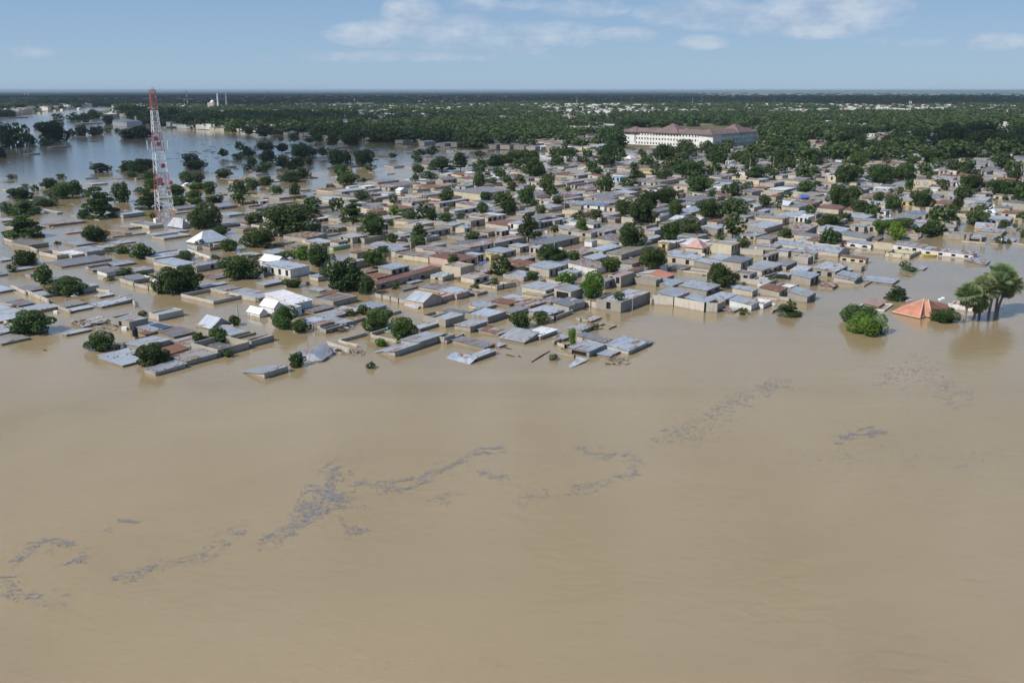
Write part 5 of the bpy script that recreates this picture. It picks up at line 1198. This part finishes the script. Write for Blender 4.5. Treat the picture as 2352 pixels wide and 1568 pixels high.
# torn, sagging roof
P = [[G('B', 1660, 1215, .3), G('B', 1880, 1165, .9), G('B', 2075, 1100, 1.2)], [G('B', 1740, 1290, .25), G('B', 1860, 1225, 1.0), G('B', 2100, 1165, .9)], [G('B', 1885, 1335, .05), G('B', 2010, 1320, .35), G('B', 2148, 1215, .6)]]
o = P[1][1].copy(); o.z = 0; vs, fs = [], []
N = 12
for i in range(N + 1):
    for j in range(N + 1):
        a_, b_ = i / N * 2, j / N * 2; i0, j0 = min(int(a_), 1), min(int(b_), 1); fa, fb = a_ - i0, b_ - j0
        p = P[i0][j0] * (1 - fa) * (1 - fb) + P[i0 + 1][j0] * fa * (1 - fb) + P[i0][j0 + 1] * (1 - fa) * fb + P[i0 + 1][j0 + 1] * fa * fb
        p = p - o; p.z += .25 * mnoise.noise(p * .4); vs.append(tuple(p))
for i in range(N):
    for j in range(N): fs.append((i * (N + 1) + j, (i + 1) * (N + 1) + j, (i + 1) * (N + 1) + j + 1, i * (N + 1) + j + 1))
me = bpy.data.meshes.new('torn_roof'); me.from_pydata(vs, [], fs); me.materials.append(M_ROOF)
q = link('torn_roof', me, None, tuple(o), (.27, .31, .36, .08)); md = q.modifiers.new('thick', 'SOLIDIFY'); md.thickness = .05
tag(q, 'large sagging torn grey roof sheet folded over a drowned house', 'roof sheet')

# ------------------------------------------------------------------ compound walls
WALLS = [('A', .8, '150 395,335 478', 'cream block wall between two silver roofs at the left edge'), ('A', .95, '355 470,632 590', 'long cream block wall right of the black shadowed gateway'), ('A', .5, '0 610,158 630', 'short wall stub beside the lowest left roofs'),
         ('A', .8, '1262 440,1420 465', 'low wall behind the leaning bush by the left yard'), ('A', .8, '690 640,905 720', 'cream wall stepping down to the sloping strip roofs'), ('A', .7, '1560 530,1720 580,1745 640', 'wall end with a corner pillar at the far left channel'),
         ('A', .9, '1555 315,1740 375,1925 415,2085 440', 'panelled pale wall with dark joints along the left channel'), ('A', 1.2, '1880 290,2062 345', 'white wall panel left of the big leafy tree'), ('A', .6, '60 840,215 945', 'thin lit wall edge above the sand coloured roof'),
         ('G', .8, '60 1150,235 1210,385 1260,478 1295', 'stepped pale wall with gaps around the upper left yards'), ('G', .5, '1450 1115,1890 1065', 'low dark wall line in open water left of the mast reflection'), ('G', .5, '30 500,130 515', 'thin wall top in open water at the far left'), ('G', .5, '1110 352,1270 345,1560 350', 'nearly drowned wall line beneath the round midstream tree'),
         ('H', 1.1, '385 1270,550 1250', 'dark wall with a pale gate pillar below the white hipped roof'), ('H', 1.1, '610 1255,760 1225', 'dark wall right of the pale gate pillar'), ('H', .7, '280 1290,560 1390', 'lit wall leading down from the white hipped roof'), ('H', .9, '1640 1150,1830 1200', 'pinkish brown wall beside the broadest dark tree'),
         ('B', .7, '1850 255,1960 300', 'pink lit wall behind the dark rounded bush'), ('B', .9, '2080 1140,2350 1235', 'pale wall running right from the torn grey roof'), ('B', 1.0, '980 540,1150 570', 'lit wall edge under the wide silver roof by the villa'), ('B', .6, '850 905,380 900', 'dark wall behind the blue gabled roof'),
         ('C', .55, '70 1100,300 1155', 'lit low wall of the empty yard left of the front row'), ('C', .6, '95 1090,425 1000', 'shaded back wall of the empty front yard'), ('C', .7, '480 1035,805 1105', 'lit wall between the empty front yard and the long sloping roof'), ('C', .7, '490 1010,690 950', 'shaded wall beside the pale green sheet'), ('C', .6, '250 850,405 800', 'pale wall with a pillar below the silver twin roofs'),
         ('C', .6, '670 760,865 710', 'thin wall spur into the channel left of the mid yards'), ('C', .95, '540 515,630 535,735 560,840 585,950 605', 'lit panelled wall before the long rust red roof'), ('C', 1.1, '2100 420,2190 400,2352 370', 'broken wall with standing pillars by the alley'), ('C', .5, '1450 1110,1675 1005', 'low dark wall tail behind the front long house'), ('C', .6, '0 1190,190 1205', 'short lit wall above the drifting rubble'), ('C', .9, '1250 190,1400 210', 'pale yard wall left of the cream two sided block'),
         ('D', .8, '600 800,700 808,918 722', 'low wall round the front of the silver roofed house'), ('D', 1.3, '1085 625,1170 640,1240 660', 'scalloped wall end left of the big walled store'), ('D', .9, '1010 180,1130 150,1310 110', 'block wall with posts along the back alley'), ('D', .6, '680 1120,780 1075', 'ruined wall fragment near the slender bright tree'), ('D', .6, '740 1140,835 1165,885 1140', 'stepped broken wall under the slender bright tree'), ('D', 1.2, '1940 605,1985 600', 'gate pillars right of the big walled store'), ('D', .35, '705 1245,960 1290,1120 1320', 'drowned wall top tracing a corner in the water'), ('D', .5, '980 808,1040 820,1120 835', 'tumbled wall before the mixed debris roof'),
         ('E', 1.9, '-190 600,80 625,480 700,628 705', 'long tall cream wall facing the open flood'), ('E', .45, '1345 712,1470 648', 'short shaded wall spur near the conical bush'), ('E', .5, '1165 530,1410 555', 'low cream wall left of the rust brown shed'), ('E', .7, '1240 270,1420 220', 'low curved wall before the arched houses'), ('E', 1.3, '940 330,1190 360', 'weathered wall below the grey walled block'), ('E', .8, '1440 545,1560 560', 'wall between the two right hand sloping houses'), ('E', .5, '1380 620,1250 590', 'thin wall edge behind the white house yard'),
         ('K', 1.7, '1400 1180,1640 1210,1890 1255,2210 1290', 'battlemented grey block wall with pointed posts'), ('K', 1.6, '945 1330,1240 1350,1500 1330', 'smooth tan wall behind the silver twin roofs'), ('K', 1.5, '0 1270,110 1240,230 1205', 'dark walled street front with posts left of the pink pyramid'), ('K', 1.3, '1640 960,1900 960', 'tan wall facing the flooded square'),
         ('L', 1.3, '1330 830,1640 860', 'grey block wall left of the big grey green round tree'), ('L', .6, '1550 1175,1850 1200', 'low cream wall in front of the split roof house'), ('L', .4, '2170 1188,2352 1215', 'thin wall line on water at the right edge'), ('L', .8, '250 1320,560 1330,800 1365,870 1370', 'cream frontage wall with a red gate and posts'), ('L', .9, '870 1370,1020 1320', 'frontage wall returning toward the arched row'), ('L', .5, '1920 1205,2010 1210', 'short wall foot under the right edge bushes'),
         ('I', 1.7, '1755 700,2180 755', 'long pale lit wall beside the cream arcade'), ('I', 1.5, '780 930,1020 960', 'cream wall above the shaded pillars'), ('F', .8, '1380 640,1700 690', 'white rounded wall end left of the palms')]
for w, hgt_, txt, lab in WALLS:
    pp = [V(w, *[float(c) for c in q.split()]) for q in txt.split(',')]; P = [Vector((*ground(*q), 0)) for q in pp]
    o = P[0].copy(); m_ = MB(); pl = MB()
    for a_, b_ in zip(P, P[1:]):
        a_, b_ = a_ - o, b_ - o; e = (b_ - a_).normalized(); n = Vector((-e.y, e.x, 0)) * .1
        m_.slab([(*(a_ - n).xy, hgt_), (*(b_ - n).xy, hgt_), (*(b_ + n).xy, hgt_), (*(a_ + n).xy, hgt_)], hgt_ + 1.2)
        k = max(1, int((b_ - a_).length / 3.4))
        for i in range(k + 1):
            c = a_ + (b_ - a_) * i / k; pl.box(c.x - .16, c.x + .16, c.y - .16, c.y + .16, -1.2, hgt_ + (.16 if 'posts' in lab or 'battlement' in lab else .05))
    root = empty('compound_wall', tuple(o), 0, label=lab, cat='wall', group='compound walls')
    f = rt.uniform(.9, 1.25); c = tuple(v * f for v in BRAND) if 'white' not in lab else (.7, .69, .66)
    m_.build('panel', M_WALL, root, color=(*c, 1)); pl.build('pillars', M_WALL, root, color=(*[v * 1.08 for v in c], 1))

# ------------------------------------------------------------------ satellite dishes
def dish(w, x, y, dpx, lab, z=1.6):
    X, Y = ground(*V(w, x, y), z); s = WIN[w][2] * 1.43495; mpp = (Y * CP + HCAM * SP) / FPX; r = dpx / s * mpp / 2
    root = empty('satellite_dish', (X, Y, 0), R(200 + rt.uniform(-15, 15)), label=lab, cat='dish', group='satellite dishes')
    b = MB(); prof = [(r * k / 6, .34 * r * (k / 6) ** 2) for k in range(7)]; prof[0] = (.02, 0); b.lathe(prof, 22)
    o = b.build('reflector', M_DISH, root, smooth=True); o.location = (0, 0, z); o.rotation_euler = (R(22), 0, 0)
    md = o.modifiers.new('rim', 'SOLIDIFY'); md.thickness = .04
    f = MB()
    for k in range(3): a_ = k * 2.094; f.bar((r * .95 * math.cos(a_), r * .95 * math.sin(a_), .32 * r), (0, 0, r * .85), .025, n=4)
    f.bar((0, 0, r * .8), (0, 0, r * .95), .09, n=8); q = f.build('feed_horn', M_STEEL, root); q.location = (0, 0, z); q.rotation_euler = (R(22), 0, 0)
    p = MB(); p.bar((0, 0, -1), (0, .05, z), .07, n=8); p.build('post', M_STEEL, root)
for a in (('C', 1822, 668, 100, 'large white dish standing on the walled roof right of the parapet house', 2.6), ('D', 952, 557, 100, 'large white dish at the yard corner beside the open garage', 2.0), ('F', 875, 567, 106, 'large white dish behind the orange hipped roof', .9),
          ('A', 962, 508, 88, 'white dish under the round tree in the left yards', .8), ('B', 773, 470, 84, 'white dish inside the roofless yard left of the villa', .9), ('B', 1596, 15, 78, 'cream dish on the roof of the tall white two storey house', 3.0), ('K', 550, 1215, 84, 'white dish beside the pink pyramid roof', 3.4),
          ('K', 36, 1305, 50, 'small white dish on a grey roof left of the pink pyramid', 2.5), ('J', 2050, 422, 48, 'white dish on the brown walled compound in mid town', 2.5), ('J', 2210, 130, 40, 'tilted white dish on a long roof far back', 3), ('K', 430, 192, 46, 'white dish between two dark crowns far back', 3),
          ('K', 55, 131, 44, 'white dish near the far green trees', 3), ('L', 1224, 542, 46, 'white dish above the right hand grey roofs', 2.8), ('L', 1918, 526, 42, 'white dish on a grey roof top near the right edge', 3.2), ('I', 2190, 652, 36, 'small cream dish among the mid town trees', 2.6), ('J', 45, 650, 40, 'cream dish left of the cream arcade house', 2.6),
          ('J', 690, 845, 44, 'cream dish on a grey roof near the conical tree', 2.6), ('J', 190, 232, 30, 'tiny white dish over far left roofs', 2.6), ('A', 1797, 1055, 30, 'tiny dish at the foot of the black tank', .4), ('D', 1706, 522, 26, 'small grid dish on the blue roof of the walled store', 3.4), ('L', 115, 30, 30, 'tiny white dish at far right roofs', 3)):
    dish(*a)
# ------------------------------------------------------------------ poles
POLES = [('C', 2040, 525, 330), ('A', 2215, 470, 320), ('B', 925, 760, 560), ('B', 1915, 1000, 860), ('B', 1808, 1140, 1080), ('J', 825, 720, 565), ('J', 908, 742, 560), ('J', 1335, 600, 450), ('J', 1975, 462, 330), ('J', 1122, 432, 368), ('J', 892, 50, -10), ('J', 60, 560, 430), ('I', 1020, 520, 372), ('I', 995, 520, 400),
         ('I', 1522, 525, 395), ('I', 2215, 560, 440), ('K', 385, 130, -20), ('K', 602, 310, 200), ('K', 1065, 200, 100), ('K', 1367, 190, 60), ('K', 2075, 140, 60), ('K', 2110, 140, 70), ('H', 2158, 600, 460), ('H', 1320, 692, 560), ('L', 2245, 172, 60), ('L', 2303, 342, 190), ('L', 980, 100, 38), ('J', 692, 1230, 1160), ('D', 1050, 190, 80), ('J', 2255, 960, 860), ('J', 2055, 100, 50), ('D', 500, 300, 210), ('E', 1000, 1, -60)]
pl_items = []
for w, x, yb, yt in POLES:
    vx, vy = V(w, x, yb); dense = w in 'IJKL'
    X, Y = ground(vx, vy, 1.5 if dense else 0); Ht = z_at(Y, V(w, x, yt)[1])
    pl_items.append(dict(px=(vx, vy), X=X, Y=Y, H=Ht))
place_labels(pl_items, lambda q: 'thin wooden power pole' if q['H'] > 5 else 'short leaning post')
for q in pl_items:
    root = empty('utility_pole', (q['X'], q['Y'], 0), rt.uniform(0, 3), label=q['label'], cat='pole', group='poles standing in the flooded town')
    m_ = MB(); m_.bar((0, 0, -1), (rt.uniform(-.2, .2), 0, q['H']), .14, .09, 6); m_.build('post', M_POLE, root)
    if q['H'] > 4: c = MB(); c.box(-.8, .8, -.05, .05, q['H'] - .6, q['H'] - .48); c.build('crossarm', M_WOOD, root)
# ------------------------------------------------------------------ water tanks
TANKS = [('A', 1750, 1010, 70, 120, 'black', 'tall black plastic water tank on a block stand at the left houses'), ('G', 2022, 918, 50, 55, 'white', 'white cube tank near the foot of the lattice mast'), ('L', 1905, 600, 70, 60, 'black', 'dark tank on a stand below the right edge dish'), ('C', 1922, 712, 50, 45, 'white', 'white box cooler beside the large roof dish'), ('I', 1690, 1010, 20, 30, 'white', 'pale drum by the cream gabled hut')]
for w, x, y, wp, hp_, cl, lab in TANKS:
    X, Y = ground(*V(w, x, y), .4); mpp = (Y * CP + HCAM * SP) / FPX / 5.625; r, h_ = wp * mpp / 2, hp_ * mpp
    root = empty('water_tank', (X, Y, 0), TH, label=lab, cat='tank')
    b = MB(); mt = M_BLACK if cl == 'black' else M_WHITE
    if cl == 'black': b.lathe([(r * .96, .4), (r, .5), (r * .97, .4 + h_ * .25), (r, .4 + h_ * .3), (r * .97, .4 + h_ * .55), (r, .4 + h_ * .6), (r, .4 + h_ * .8), (r * .5, .4 + h_ * .93)], 18, cap=True)
    else: b.box(-r, r, -r, r, .4, .4 + h_); b.box(-r * .9, r * .9, -r * .9, r * .9, .4 + h_, .46 + h_)
    b.build('tank_body', mt, root)
    s_ = MB(); s_.box(-r * .8, r * .8, -r * .8, r * .8, -1, .4); s_.build('stand', M_STONE, root)
    l_ = MB(); l_.lathe([(r * .42, .4 + h_ * .92), (r * .42, .4 + h_ * 1.0), (r * .1, .4 + h_ * 1.03)], 12, cap=True); l_.build('lid', mt, root)

# ------------------------------------------------------------------ wall painted with two wheels
Pl, Pr = G('L', 925, 442, 1.0), G('L', 1142, 448, 1.0); e = (Pr - Pl).normalized(); Lw = (Pr - Pl).length; zt = z_at(Pl.y, V('L', 925, 362)[1])
root = empty('painted_wall', (Pl.x, Pl.y, 0), math.atan2(e.y, e.x), label='beige street wall painted with two car wheels', cat='wall')
a = MB(); a.box(0, Lw, 0, .25, -1, zt); a.build('panel', M_WALL, root, color=(.62, .53, .38, 1))
fr = MB()
for x in (0, Lw * .46, Lw): fr.box(x - .12, x + .12, -.05, .3, -1, zt + .1)
fr.build('pillars', M_WALL, root, color=(.7, .66, .56, 1))
M_PAINT = simple('grey_paint', (.13, .13, .14), .6)
for cxw, rw in ((Lw * .24, zt * .2), (Lw * .70, zt * .2)):
    wm = MB(); zc = 1.0 + (zt - 1.0) * .42
    for r0, r1, c in ((.62, 1.0, 0), (.0, .3, 0), (.3, .62, 1)):
        n = 24
        for i in range(n):
            t0, t1 = 2 * PI * i / n, 2 * PI * (i + 1) / n
            wm.poly([(cxw + rw * q * math.cos(t), -.006, zc + rw * q * math.sin(t)) for q, t in ((r0, t0), (r1, t0), (r1, t1), (r0, t1))], c)
    wm.build('painted_wheel', [M_PAINT, M_WHITE], root)
# ------------------------------------------------------------------ blue tarpaulins, boat, wrecked car, floating bits
M_BLUE = simple('blue_tarpaulin', (.05, .13, .42), .5)
for w, q4, lab in (('I', [(1825, 1470), (1960, 1415), (1985, 1430), (1850, 1475)], 'bright blue tarpaulin thrown over the rust streaked roof'), ('K', [(1700, 595), (1730, 555), (1830, 560), (1800, 600)], 'blue canopy on the front of a beige house')):
    P = [G(w, x, y, 2.6) for x, y in q4]; o = sum(P, Vector()) / 4; o.z = 0; m_ = MB(); m_.slab([p - o + Vector((0, 0, .1 * (i % 2))) for i, p in enumerate(P)], .06)
    q = m_.build('tarpaulin', M_BLUE, None, tuple(o)); tag(q, lab, 'tarpaulin')
X, Y = ground(*V('L', 1115, 1352)); root = empty('boat', (X, Y, 0), R(-5), label='small yellow boat under the windows of the white arched row', cat='boat')
b = MB(); 
for k in range(10):
    f0, f1 = k / 10 * 2 - 1, (k + 1) / 10 * 2 - 1; g0, g1 = .75 * (1 - f0 ** 4), .75 * (1 - f1 ** 4)
    for s in (-1, 1): b.poly([(f0 * 2.2, s * g0 * .6, -.2), (f1 * 2.2, s * g1 * .6, -.2), (f1 * 2.2, s * g1, .45), (f0 * 2.2, s * g0, .45)])
    b.poly([(f0 * 2.2, -g0 * .7, .08), (f1 * 2.2, -g1 * .7, .08), (f1 * 2.2, g1 * .7, .08), (f0 * 2.2, g0 * .7, .08)])
b.build('hull', simple('yellow_paint', (.55, .42, .10), .5), root)
for x in (-.8, .6): t = MB(); t.box(x - .12, x + .12, -.6, .6, .3, .34); t.build('thwart', M_WOOD, root)
X, Y = ground(*V('E', 1475, 262)); root = empty('car', (X, Y, 0), R(-20), label='dark car drowned to its windows in the lane before the arched houses', cat='car')
b = MB(); b.slab([(-2.2, -.85, .35), (2.2, -.85, .3), (2.2, .85, .3), (-2.2, .85, .35)], .9); b.build('body', M_BLACK, root)
c = MB(); c.slab([(-1.2, -.65, .85), (.7, -.65, .85), (.7, .65, .85), (-1.2, .65, .85)], .08)
for x0, x1 in ((-1.8, -1.2), (1.3, .7)):
    for s in (-1, 1): c.bar((x0, s * .75, .3), (x1, s * .62, .82), .05, n=4)
c.build('cabin', M_BLACK, root); c = MB(); c.box(-1.25, .8, -.62, .62, .3, .78); c.build('window', simple('car_glass', (.03, .04, .05), .1), root)
LOGS = [('D', 65, 1250, 185, 1276, 'thin dark log drifting off the front houses'), ('D', 222, 1270, 262, 1276, 'short dark log right of the thin drifting one'), ('C', 2180, 1155, 2300, 1180, 'slender pole drifting from the small silver porch roof'), ('D', 400, 1345, 640, 1200, 'long thin branch by the drowned wall corner'), ('F', 800, 228, 890, 246, 'brown beam poking from the sunken blue roofs'),
        ('D', 780, 1170, 815, 1180, 'small dark lump before the broken stepped wall'), ('A', 560, 1192, 610, 1196, 'small pale scrap floating below the left bush'), ('B', 1590, 1240, 1650, 1300, 'dead branch beside the torn roof')]
for w, x0, y0, x1, y1, lab in LOGS:
    p, q = G(w, x0, y0, .04), G(w, x1, y1, .04); o = (p + q) / 2; m_ = MB(); p, q = p - o, q - o; md_ = Vector((0, .1, .05)); m_.bar(p, md_, .09, .12, 6); m_.bar(md_, q, .12, .06, 6)
    ob = m_.build('drifting_log', M_WOOD, None, tuple(o)); tag(ob, lab, 'log', 'pieces of driftwood')
for x, y, r in ((1265, 538, .5), (1305, 520, .55)):
    X, Y = ground(*V('F', x, y)); m_ = MB(); m_.lathe([(.05, .26), (r * .4, .22), (r * .7, .12), (r * .8, .0), (r * .6, -.2)], 10); ob = m_.build('floating_sack', M_WHITE, None, (X, Y, 0), smooth=True)
    tag(ob, f"{'left' if x < 1280 else 'right'} one of the pale sacks floating left of the palms", 'sack', 'pale floating sacks')
def rubble(name, w, x0, y0, x1, y1, n, lab, seed, mat=None):
    r_ = random.Random(seed); o = G(w, (x0 + x1) / 2, (y0 + y1) / 2); m_ = MB()
    for k in range(n):
        p = G(w, r_.uniform(x0, x1), r_.uniform(y0, y1), 0) - o; a_ = r_.uniform(0, PI); L2 = r_.uniform(.3, 1.5); z = r_.uniform(.02, .45)
        if k % 3: m_.bar(p + Vector((0, 0, z)), p + Vector((L2 * math.cos(a_), L2 * math.sin(a_), r_.uniform(0, .6))), .05, .03, 4)
        else: m_.slab([p + Vector((L2 * .5 * math.cos(a_ + t), L2 * .4 * math.sin(a_ + t), z + .15 * math.sin(t))) for t in (0, PI / 2, PI, 1.5 * PI)], .05)
    q = m_.build(name, mat or M_STONE, None, tuple(o)); tag(q, lab, 'debris', kind='stuff')
rubble('debris_heap', 'D', 1360, 1290, 1640, 1375, 55, 'tangle of sticks and broken planks at the front right corner', 1, M_STONE)
rubble('debris_heap', 'C', 0, 1200, 400, 1255, 50, 'broken planks and sheets drifting below the torn roof', 2, M_STONE)
rubble('debris_heap', 'C', 1400, 210, 1680, 310, 60, 'dark heap of household wreckage beside the arched house', 3, M_WOOD)
rubble('debris_heap', 'A', 1220, 850, 1520, 940, 60, 'smashed roof timbers by the mixed wreck', 4, M_STONE)
rubble('debris_heap', 'B', 2000, 890, 2330, 970, 60, 'burnt looking beams on the wrecked shed', 5, M_WOOD)
rubble('debris_heap', 'C', 30, 840, 280, 940, 50, 'loose sheets piled on the wrecked shed end', 6, M_STEEL)
rubble('debris_heap', 'D', 0, 230, 280, 330, 40, 'broken masonry along the alley wall', 7, M_STONE)
rubble('debris_heap', 'B', 250, 400, 560, 470, 45, 'jumbled belongings inside the roofless yard', 8, M_WOOD)

# ------------------------------------------------------------------ drifting scum lines
STREAKS = [((600, 1250), (640, 1232), (690, 1208), (722, 1180), (740, 1155), (745, 1125), (760, 1100), (790, 1068), 17, 1500), ((690, 1165), (740, 1150), (800, 1145), 26, 900), ((805, 1110), (900, 1102), (960, 1098), 8, 260), ((870, 1115), (900, 1125), (940, 1120), (1000, 1085), (1080, 1045), (1150, 1030), 13, 700),
           ((1340, 1025), (1360, 1045), (1400, 1042), (1440, 1050), (1460, 1065), (1455, 1090), (1380, 1110), (1310, 1130), 12, 700), ((1500, 1010), (1600, 985), (1650, 945), (1700, 905), (1800, 885), 24, 800), ((265, 1325), (330, 1310), (400, 1297), (470, 1270), (510, 1240), (560, 1218), 16, 900), ((30, 1285), (55, 1258), (90, 1248), (170, 1243), 13, 500),
           ((1925, 1000), (1960, 1004), (2022, 990), 13, 480), ((0, 1345), (60, 1360), (150, 1390), 20, 260), ((150, 1300), (205, 1278), 12, 180), ((250, 1225), (270, 1205), (320, 1200), 8, 150), ((2030, 870), (2110, 845), (2190, 890), (2200, 930), 26, 420), ((785, 1190), (790, 1215), (850, 1220), 12, 200), ((1190, 1140), (1290, 1140), 16, 160), ((550, 1525), (900, 1532), (1200, 1524), 14, 50),
           ((1100, 1085), (1170, 1100), 10, 120), ((1800, 1040), (2000, 1060), (2300, 1045), 22, 220), ((0, 1325), (40, 1322), 6, 90), ((980, 1150), (1040, 1140), 14, 90)]
M_SCUM = simple('wet_scum', (0.262, 0.246, 0.240), .4, var=.35, scale=3.0, spec=.5)
sm = MB(); r_ = random.Random(21)
for st in STREAKS:
    *line, wid, n = st; seg = [math.dist(a_, b_) for a_, b_ in zip(line, line[1:])]; tot = sum(seg)
    nf = max(3, int(wid / 2.2)); seed = r_.random() * 90
    for k in range(int(n * 1.25)):
        s0 = s = r_.random() * tot
        for (a_, b_), l_ in zip(zip(line, line[1:]), seg):
            if s <= l_: break
            s -= l_
        f = s / l_; x = a_[0] + (b_[0] - a_[0]) * f; y = a_[1] + (b_[1] - a_[1]) * f
        fi = r_.randrange(nf); q0 = Vector((s0 * .013, fi * 3.7 + seed, 0))
        if mnoise.noise(Vector((s0 * .03, fi * 5.1 + seed, 8))) < -.12: continue      # each filament breaks up
        x += mnoise.noise(q0) * wid * 3.2 + r_.gauss(0, wid * .24); y += mnoise.noise(q0 + Vector((0, 0, 5))) * wid * 1.9 + r_.gauss(0, wid * .11) + mnoise.noise(Vector((s0 * .06, fi, seed))) * wid * .4
        if r_.random() < .06: x += r_.gauss(0, wid * 2); y += r_.gauss(0, wid)
        X, Y = ground(x, y); a1 = r_.uniform(.03, .10) * (2.3 if r_.random() < .05 else 1) * max(1, Y / 75) ** 1.3; t = r_.gauss(.5, .6); zf = .008 + .05 * r_.random()
        sm.poly([(X + a1 * c * math.cos(t + q), Y + a1 * c * .5 * math.sin(t + q), zf) for q, c in ((0, 1.7), (1.2, .8), (2.4, 1.0), (PI, 1.6), (4.2, .9), (5.3, 1.0))])
q = sm.build('floating_scum', M_SCUM); tag(q, 'thin grey scum and leaf litter drifting in lines on the brown water', 'scum', kind='stuff')
# thin wall tops, posts and twigs barely above the water in the far flooded quarter
tw = MB()
for k in range(620):
    vx, vy = r_.uniform(380, 1120), r_.uniform(312, 470)
    if k % 5 == 0: vx, vy = r_.uniform(0, 700), r_.uniform(350, 520)
    X, Y = ground(vx, vy)
    if on_land(X, Y) or overlap(X, Y, 2, 2): continue
    if mnoise.noise(Vector((X * .02, Y * .02, 4))) < -.08: continue
    a_ = TH if r_.random() < .75 else TH + PI / 2; L2 = r_.uniform(1.5, 8); d_ = Vector((math.cos(a_), math.sin(a_), 0)) * L2; o = Vector((X, Y, 0)); n = Vector((-d_.y, d_.x, 0)).normalized() * .12
    z = r_.uniform(.08, .4); tw.slab([(*(o - n).xy, z), (*(o + d_ - n).xy, z), (*(o + d_ + n).xy, z), (*(o + n).xy, z)], z + .5)
q = tw.build('drowned_wall_tops', M_STONE); tag(q, 'tops of drowned walls breaking the surface of the far flood', 'walls', kind='stuff')

cl = MB(); r_ = random.Random(77)
for X, Y in CAND:
    if not 110 < Y < 420: continue
    for k in range(3):
        x, y = X + r_.uniform(-5, 5), Y + r_.uniform(-5, 5); vx, vy = project(x, y, 0)
        if not (inpoly(vx, vy, TOWN) or inpoly(vx, vy, FRONT) or inpoly(vx, vy, LEFTT) and r_.random() < .4 or inpoly(vx, vy, FRONTL) and r_.random() < .5): continue
        if overlap(x, y, .2, .2, .1) or r_.random() < .3: continue
        t = r_.uniform(0, PI); L2 = r_.uniform(.3, 1.6); z = r_.uniform(.03, .5); j = r_.random(); o = Vector((x, y, z)); d_ = Vector((math.cos(t), math.sin(t), r_.uniform(-.2, .4))) * L2
        if j < .4: cl.bar(o, o + d_, .05, .04, 4, mi=0)
        elif j < .75: cl.slab([o + Vector((L2 * .6 * math.cos(t + q), L2 * .45 * math.sin(t + q), .12 * math.sin(q))) for q in (0, PI / 2, PI, 1.5 * PI)], .04, mi=1 if j < .6 else 2)
        else: cl.slab([(x - .35 * L2, y - .3, z + .3), (x + .35 * L2, y - .3, z + .3), (x + .35 * L2, y + .3, z + .3), (x - .35 * L2, y + .3, z + .3)], .5 + z, mi=r_.choice((1, 2, 3)))
q = cl.build('street_litter', [M_WOOD, M_STEEL, M_STONE, M_WHITE]); tag(q, 'planks, sheets and household litter in the drowned lanes', 'litter', kind='stuff')

# ------------------------------------------------------------------ people
M_SKIN = simple('skin', (.07, .04, .028), .6)
def person(w, x, y, z, shirt, trous, lab, arm=0.0):
    X, Y = ground(*V(w, x, y), z)
    root = empty('person', (X, Y, z), rt.uniform(-.6, .6), label=lab, cat='person', group='people by the right hand houses')
    J = [(0, 0, .93, .13), (0, 0, 1.15, .13), (0, 0, 1.38, .15), (0, 0, 1.50, .06), (0, 0, 1.62, .10), (0, 0, 1.72, .085), (-.19, 0, 1.40, .06), (-.27, 0, 1.14, .045), (-.28, -.06 - arm, .90 + arm, .035), (.19, 0, 1.40, .06), (.28, 0, 1.14, .045), (.28, -.08, .88, .035),
         (-.10, 0, .85, .09), (-.11, -.02, .48, .065), (-.11, .02, .08, .05), (-.11, -.12, .03, .04), (.10, 0, .85, .09), (.12, .03, .48, .065), (.12, .05, .08, .05), (.12, -.08, .03, .04), (-.29, -.1 - arm, .80 + arm, .03), (.28, -.12, .78, .03)]
    E = [(0, 1), (1, 2), (2, 3), (3, 4), (4, 5), (2, 6), (6, 7), (7, 8), (8, 20), (2, 9), (9, 10), (10, 11), (11, 21), (0, 12), (12, 13), (13, 14), (14, 15), (0, 16), (16, 17), (17, 18), (18, 19)]
    me = bpy.data.meshes.new('body'); me.from_pydata([j[:3] for j in J], E, []); o = link('body', me, root, mat=M_SKIN)
    sk = o.modifiers.new('skin', 'SKIN'); 
    for v, j in zip(me.skin_vertices[0].data, J): v.radius = (j[3], j[3])
    me.skin_vertices[0].data[0].use_root = True
    o.modifiers.new('sub', 'SUBSURF').render_levels = 1
    s = MB(); s.lathe([(.17, .86), (.17, 1.0), (.19, 1.3), (.20, 1.42), (.10, 1.50)], 10); s.bar((-.19, 0, 1.42), (-.28, 0, 1.15), .075, .065, 7); s.bar((.19, 0, 1.42), (.29, 0, 1.15), .075, .065, 7); s.build('shirt', simple('shirt_cloth', shirt, .9), root)
    s = MB()
    for sx in (-1, 1): s.bar((sx * .09, 0, .92), (sx * .115, 0, .12), .11, .075, 8)
    s.build('trousers', simple('trouser_cloth', trous, .9), root)
person('L', 1585, 1140, .55, (.06, .05, .05), (.05, .05, .07), 'person in dark clothes standing on a wall by the split roof house', .3)
person('L', 1812, 1168, .55, (.10, .07, .07), (.04, .04, .05), 'left one of the pair standing at the split roof house corner')
person('L', 1846, 1172, .55, (.05, .06, .10), (.06, .05, .04), 'right one of the pair standing at the split roof house corner', .2)
person('L', 2055, 1190, .45, (.6, .6, .58), (.12, .12, .12), 'person in a white shirt on the wall foot among the right edge bushes')

# ------------------------------------------------------------------ haze
m, nt, out = new_mat('haze')
pv = nt.add('ShaderNodeVolumePrincipled', ins={'Color': (.66, .82, 1.0, 1), 'Density': HAZE, 'Anisotropy': 0.2})
nt.l.new(pv.outputs[0], out.inputs['Volume'])
b = MB(); b.box(-FAR + 200, FAR - 200, -500, FAR - 200, -2, 47.5)
if HAZE > 0:
    q = b.build('haze', m); tag(q, kind='stuff', label='thin pale haze over the far plain', cat='haze')
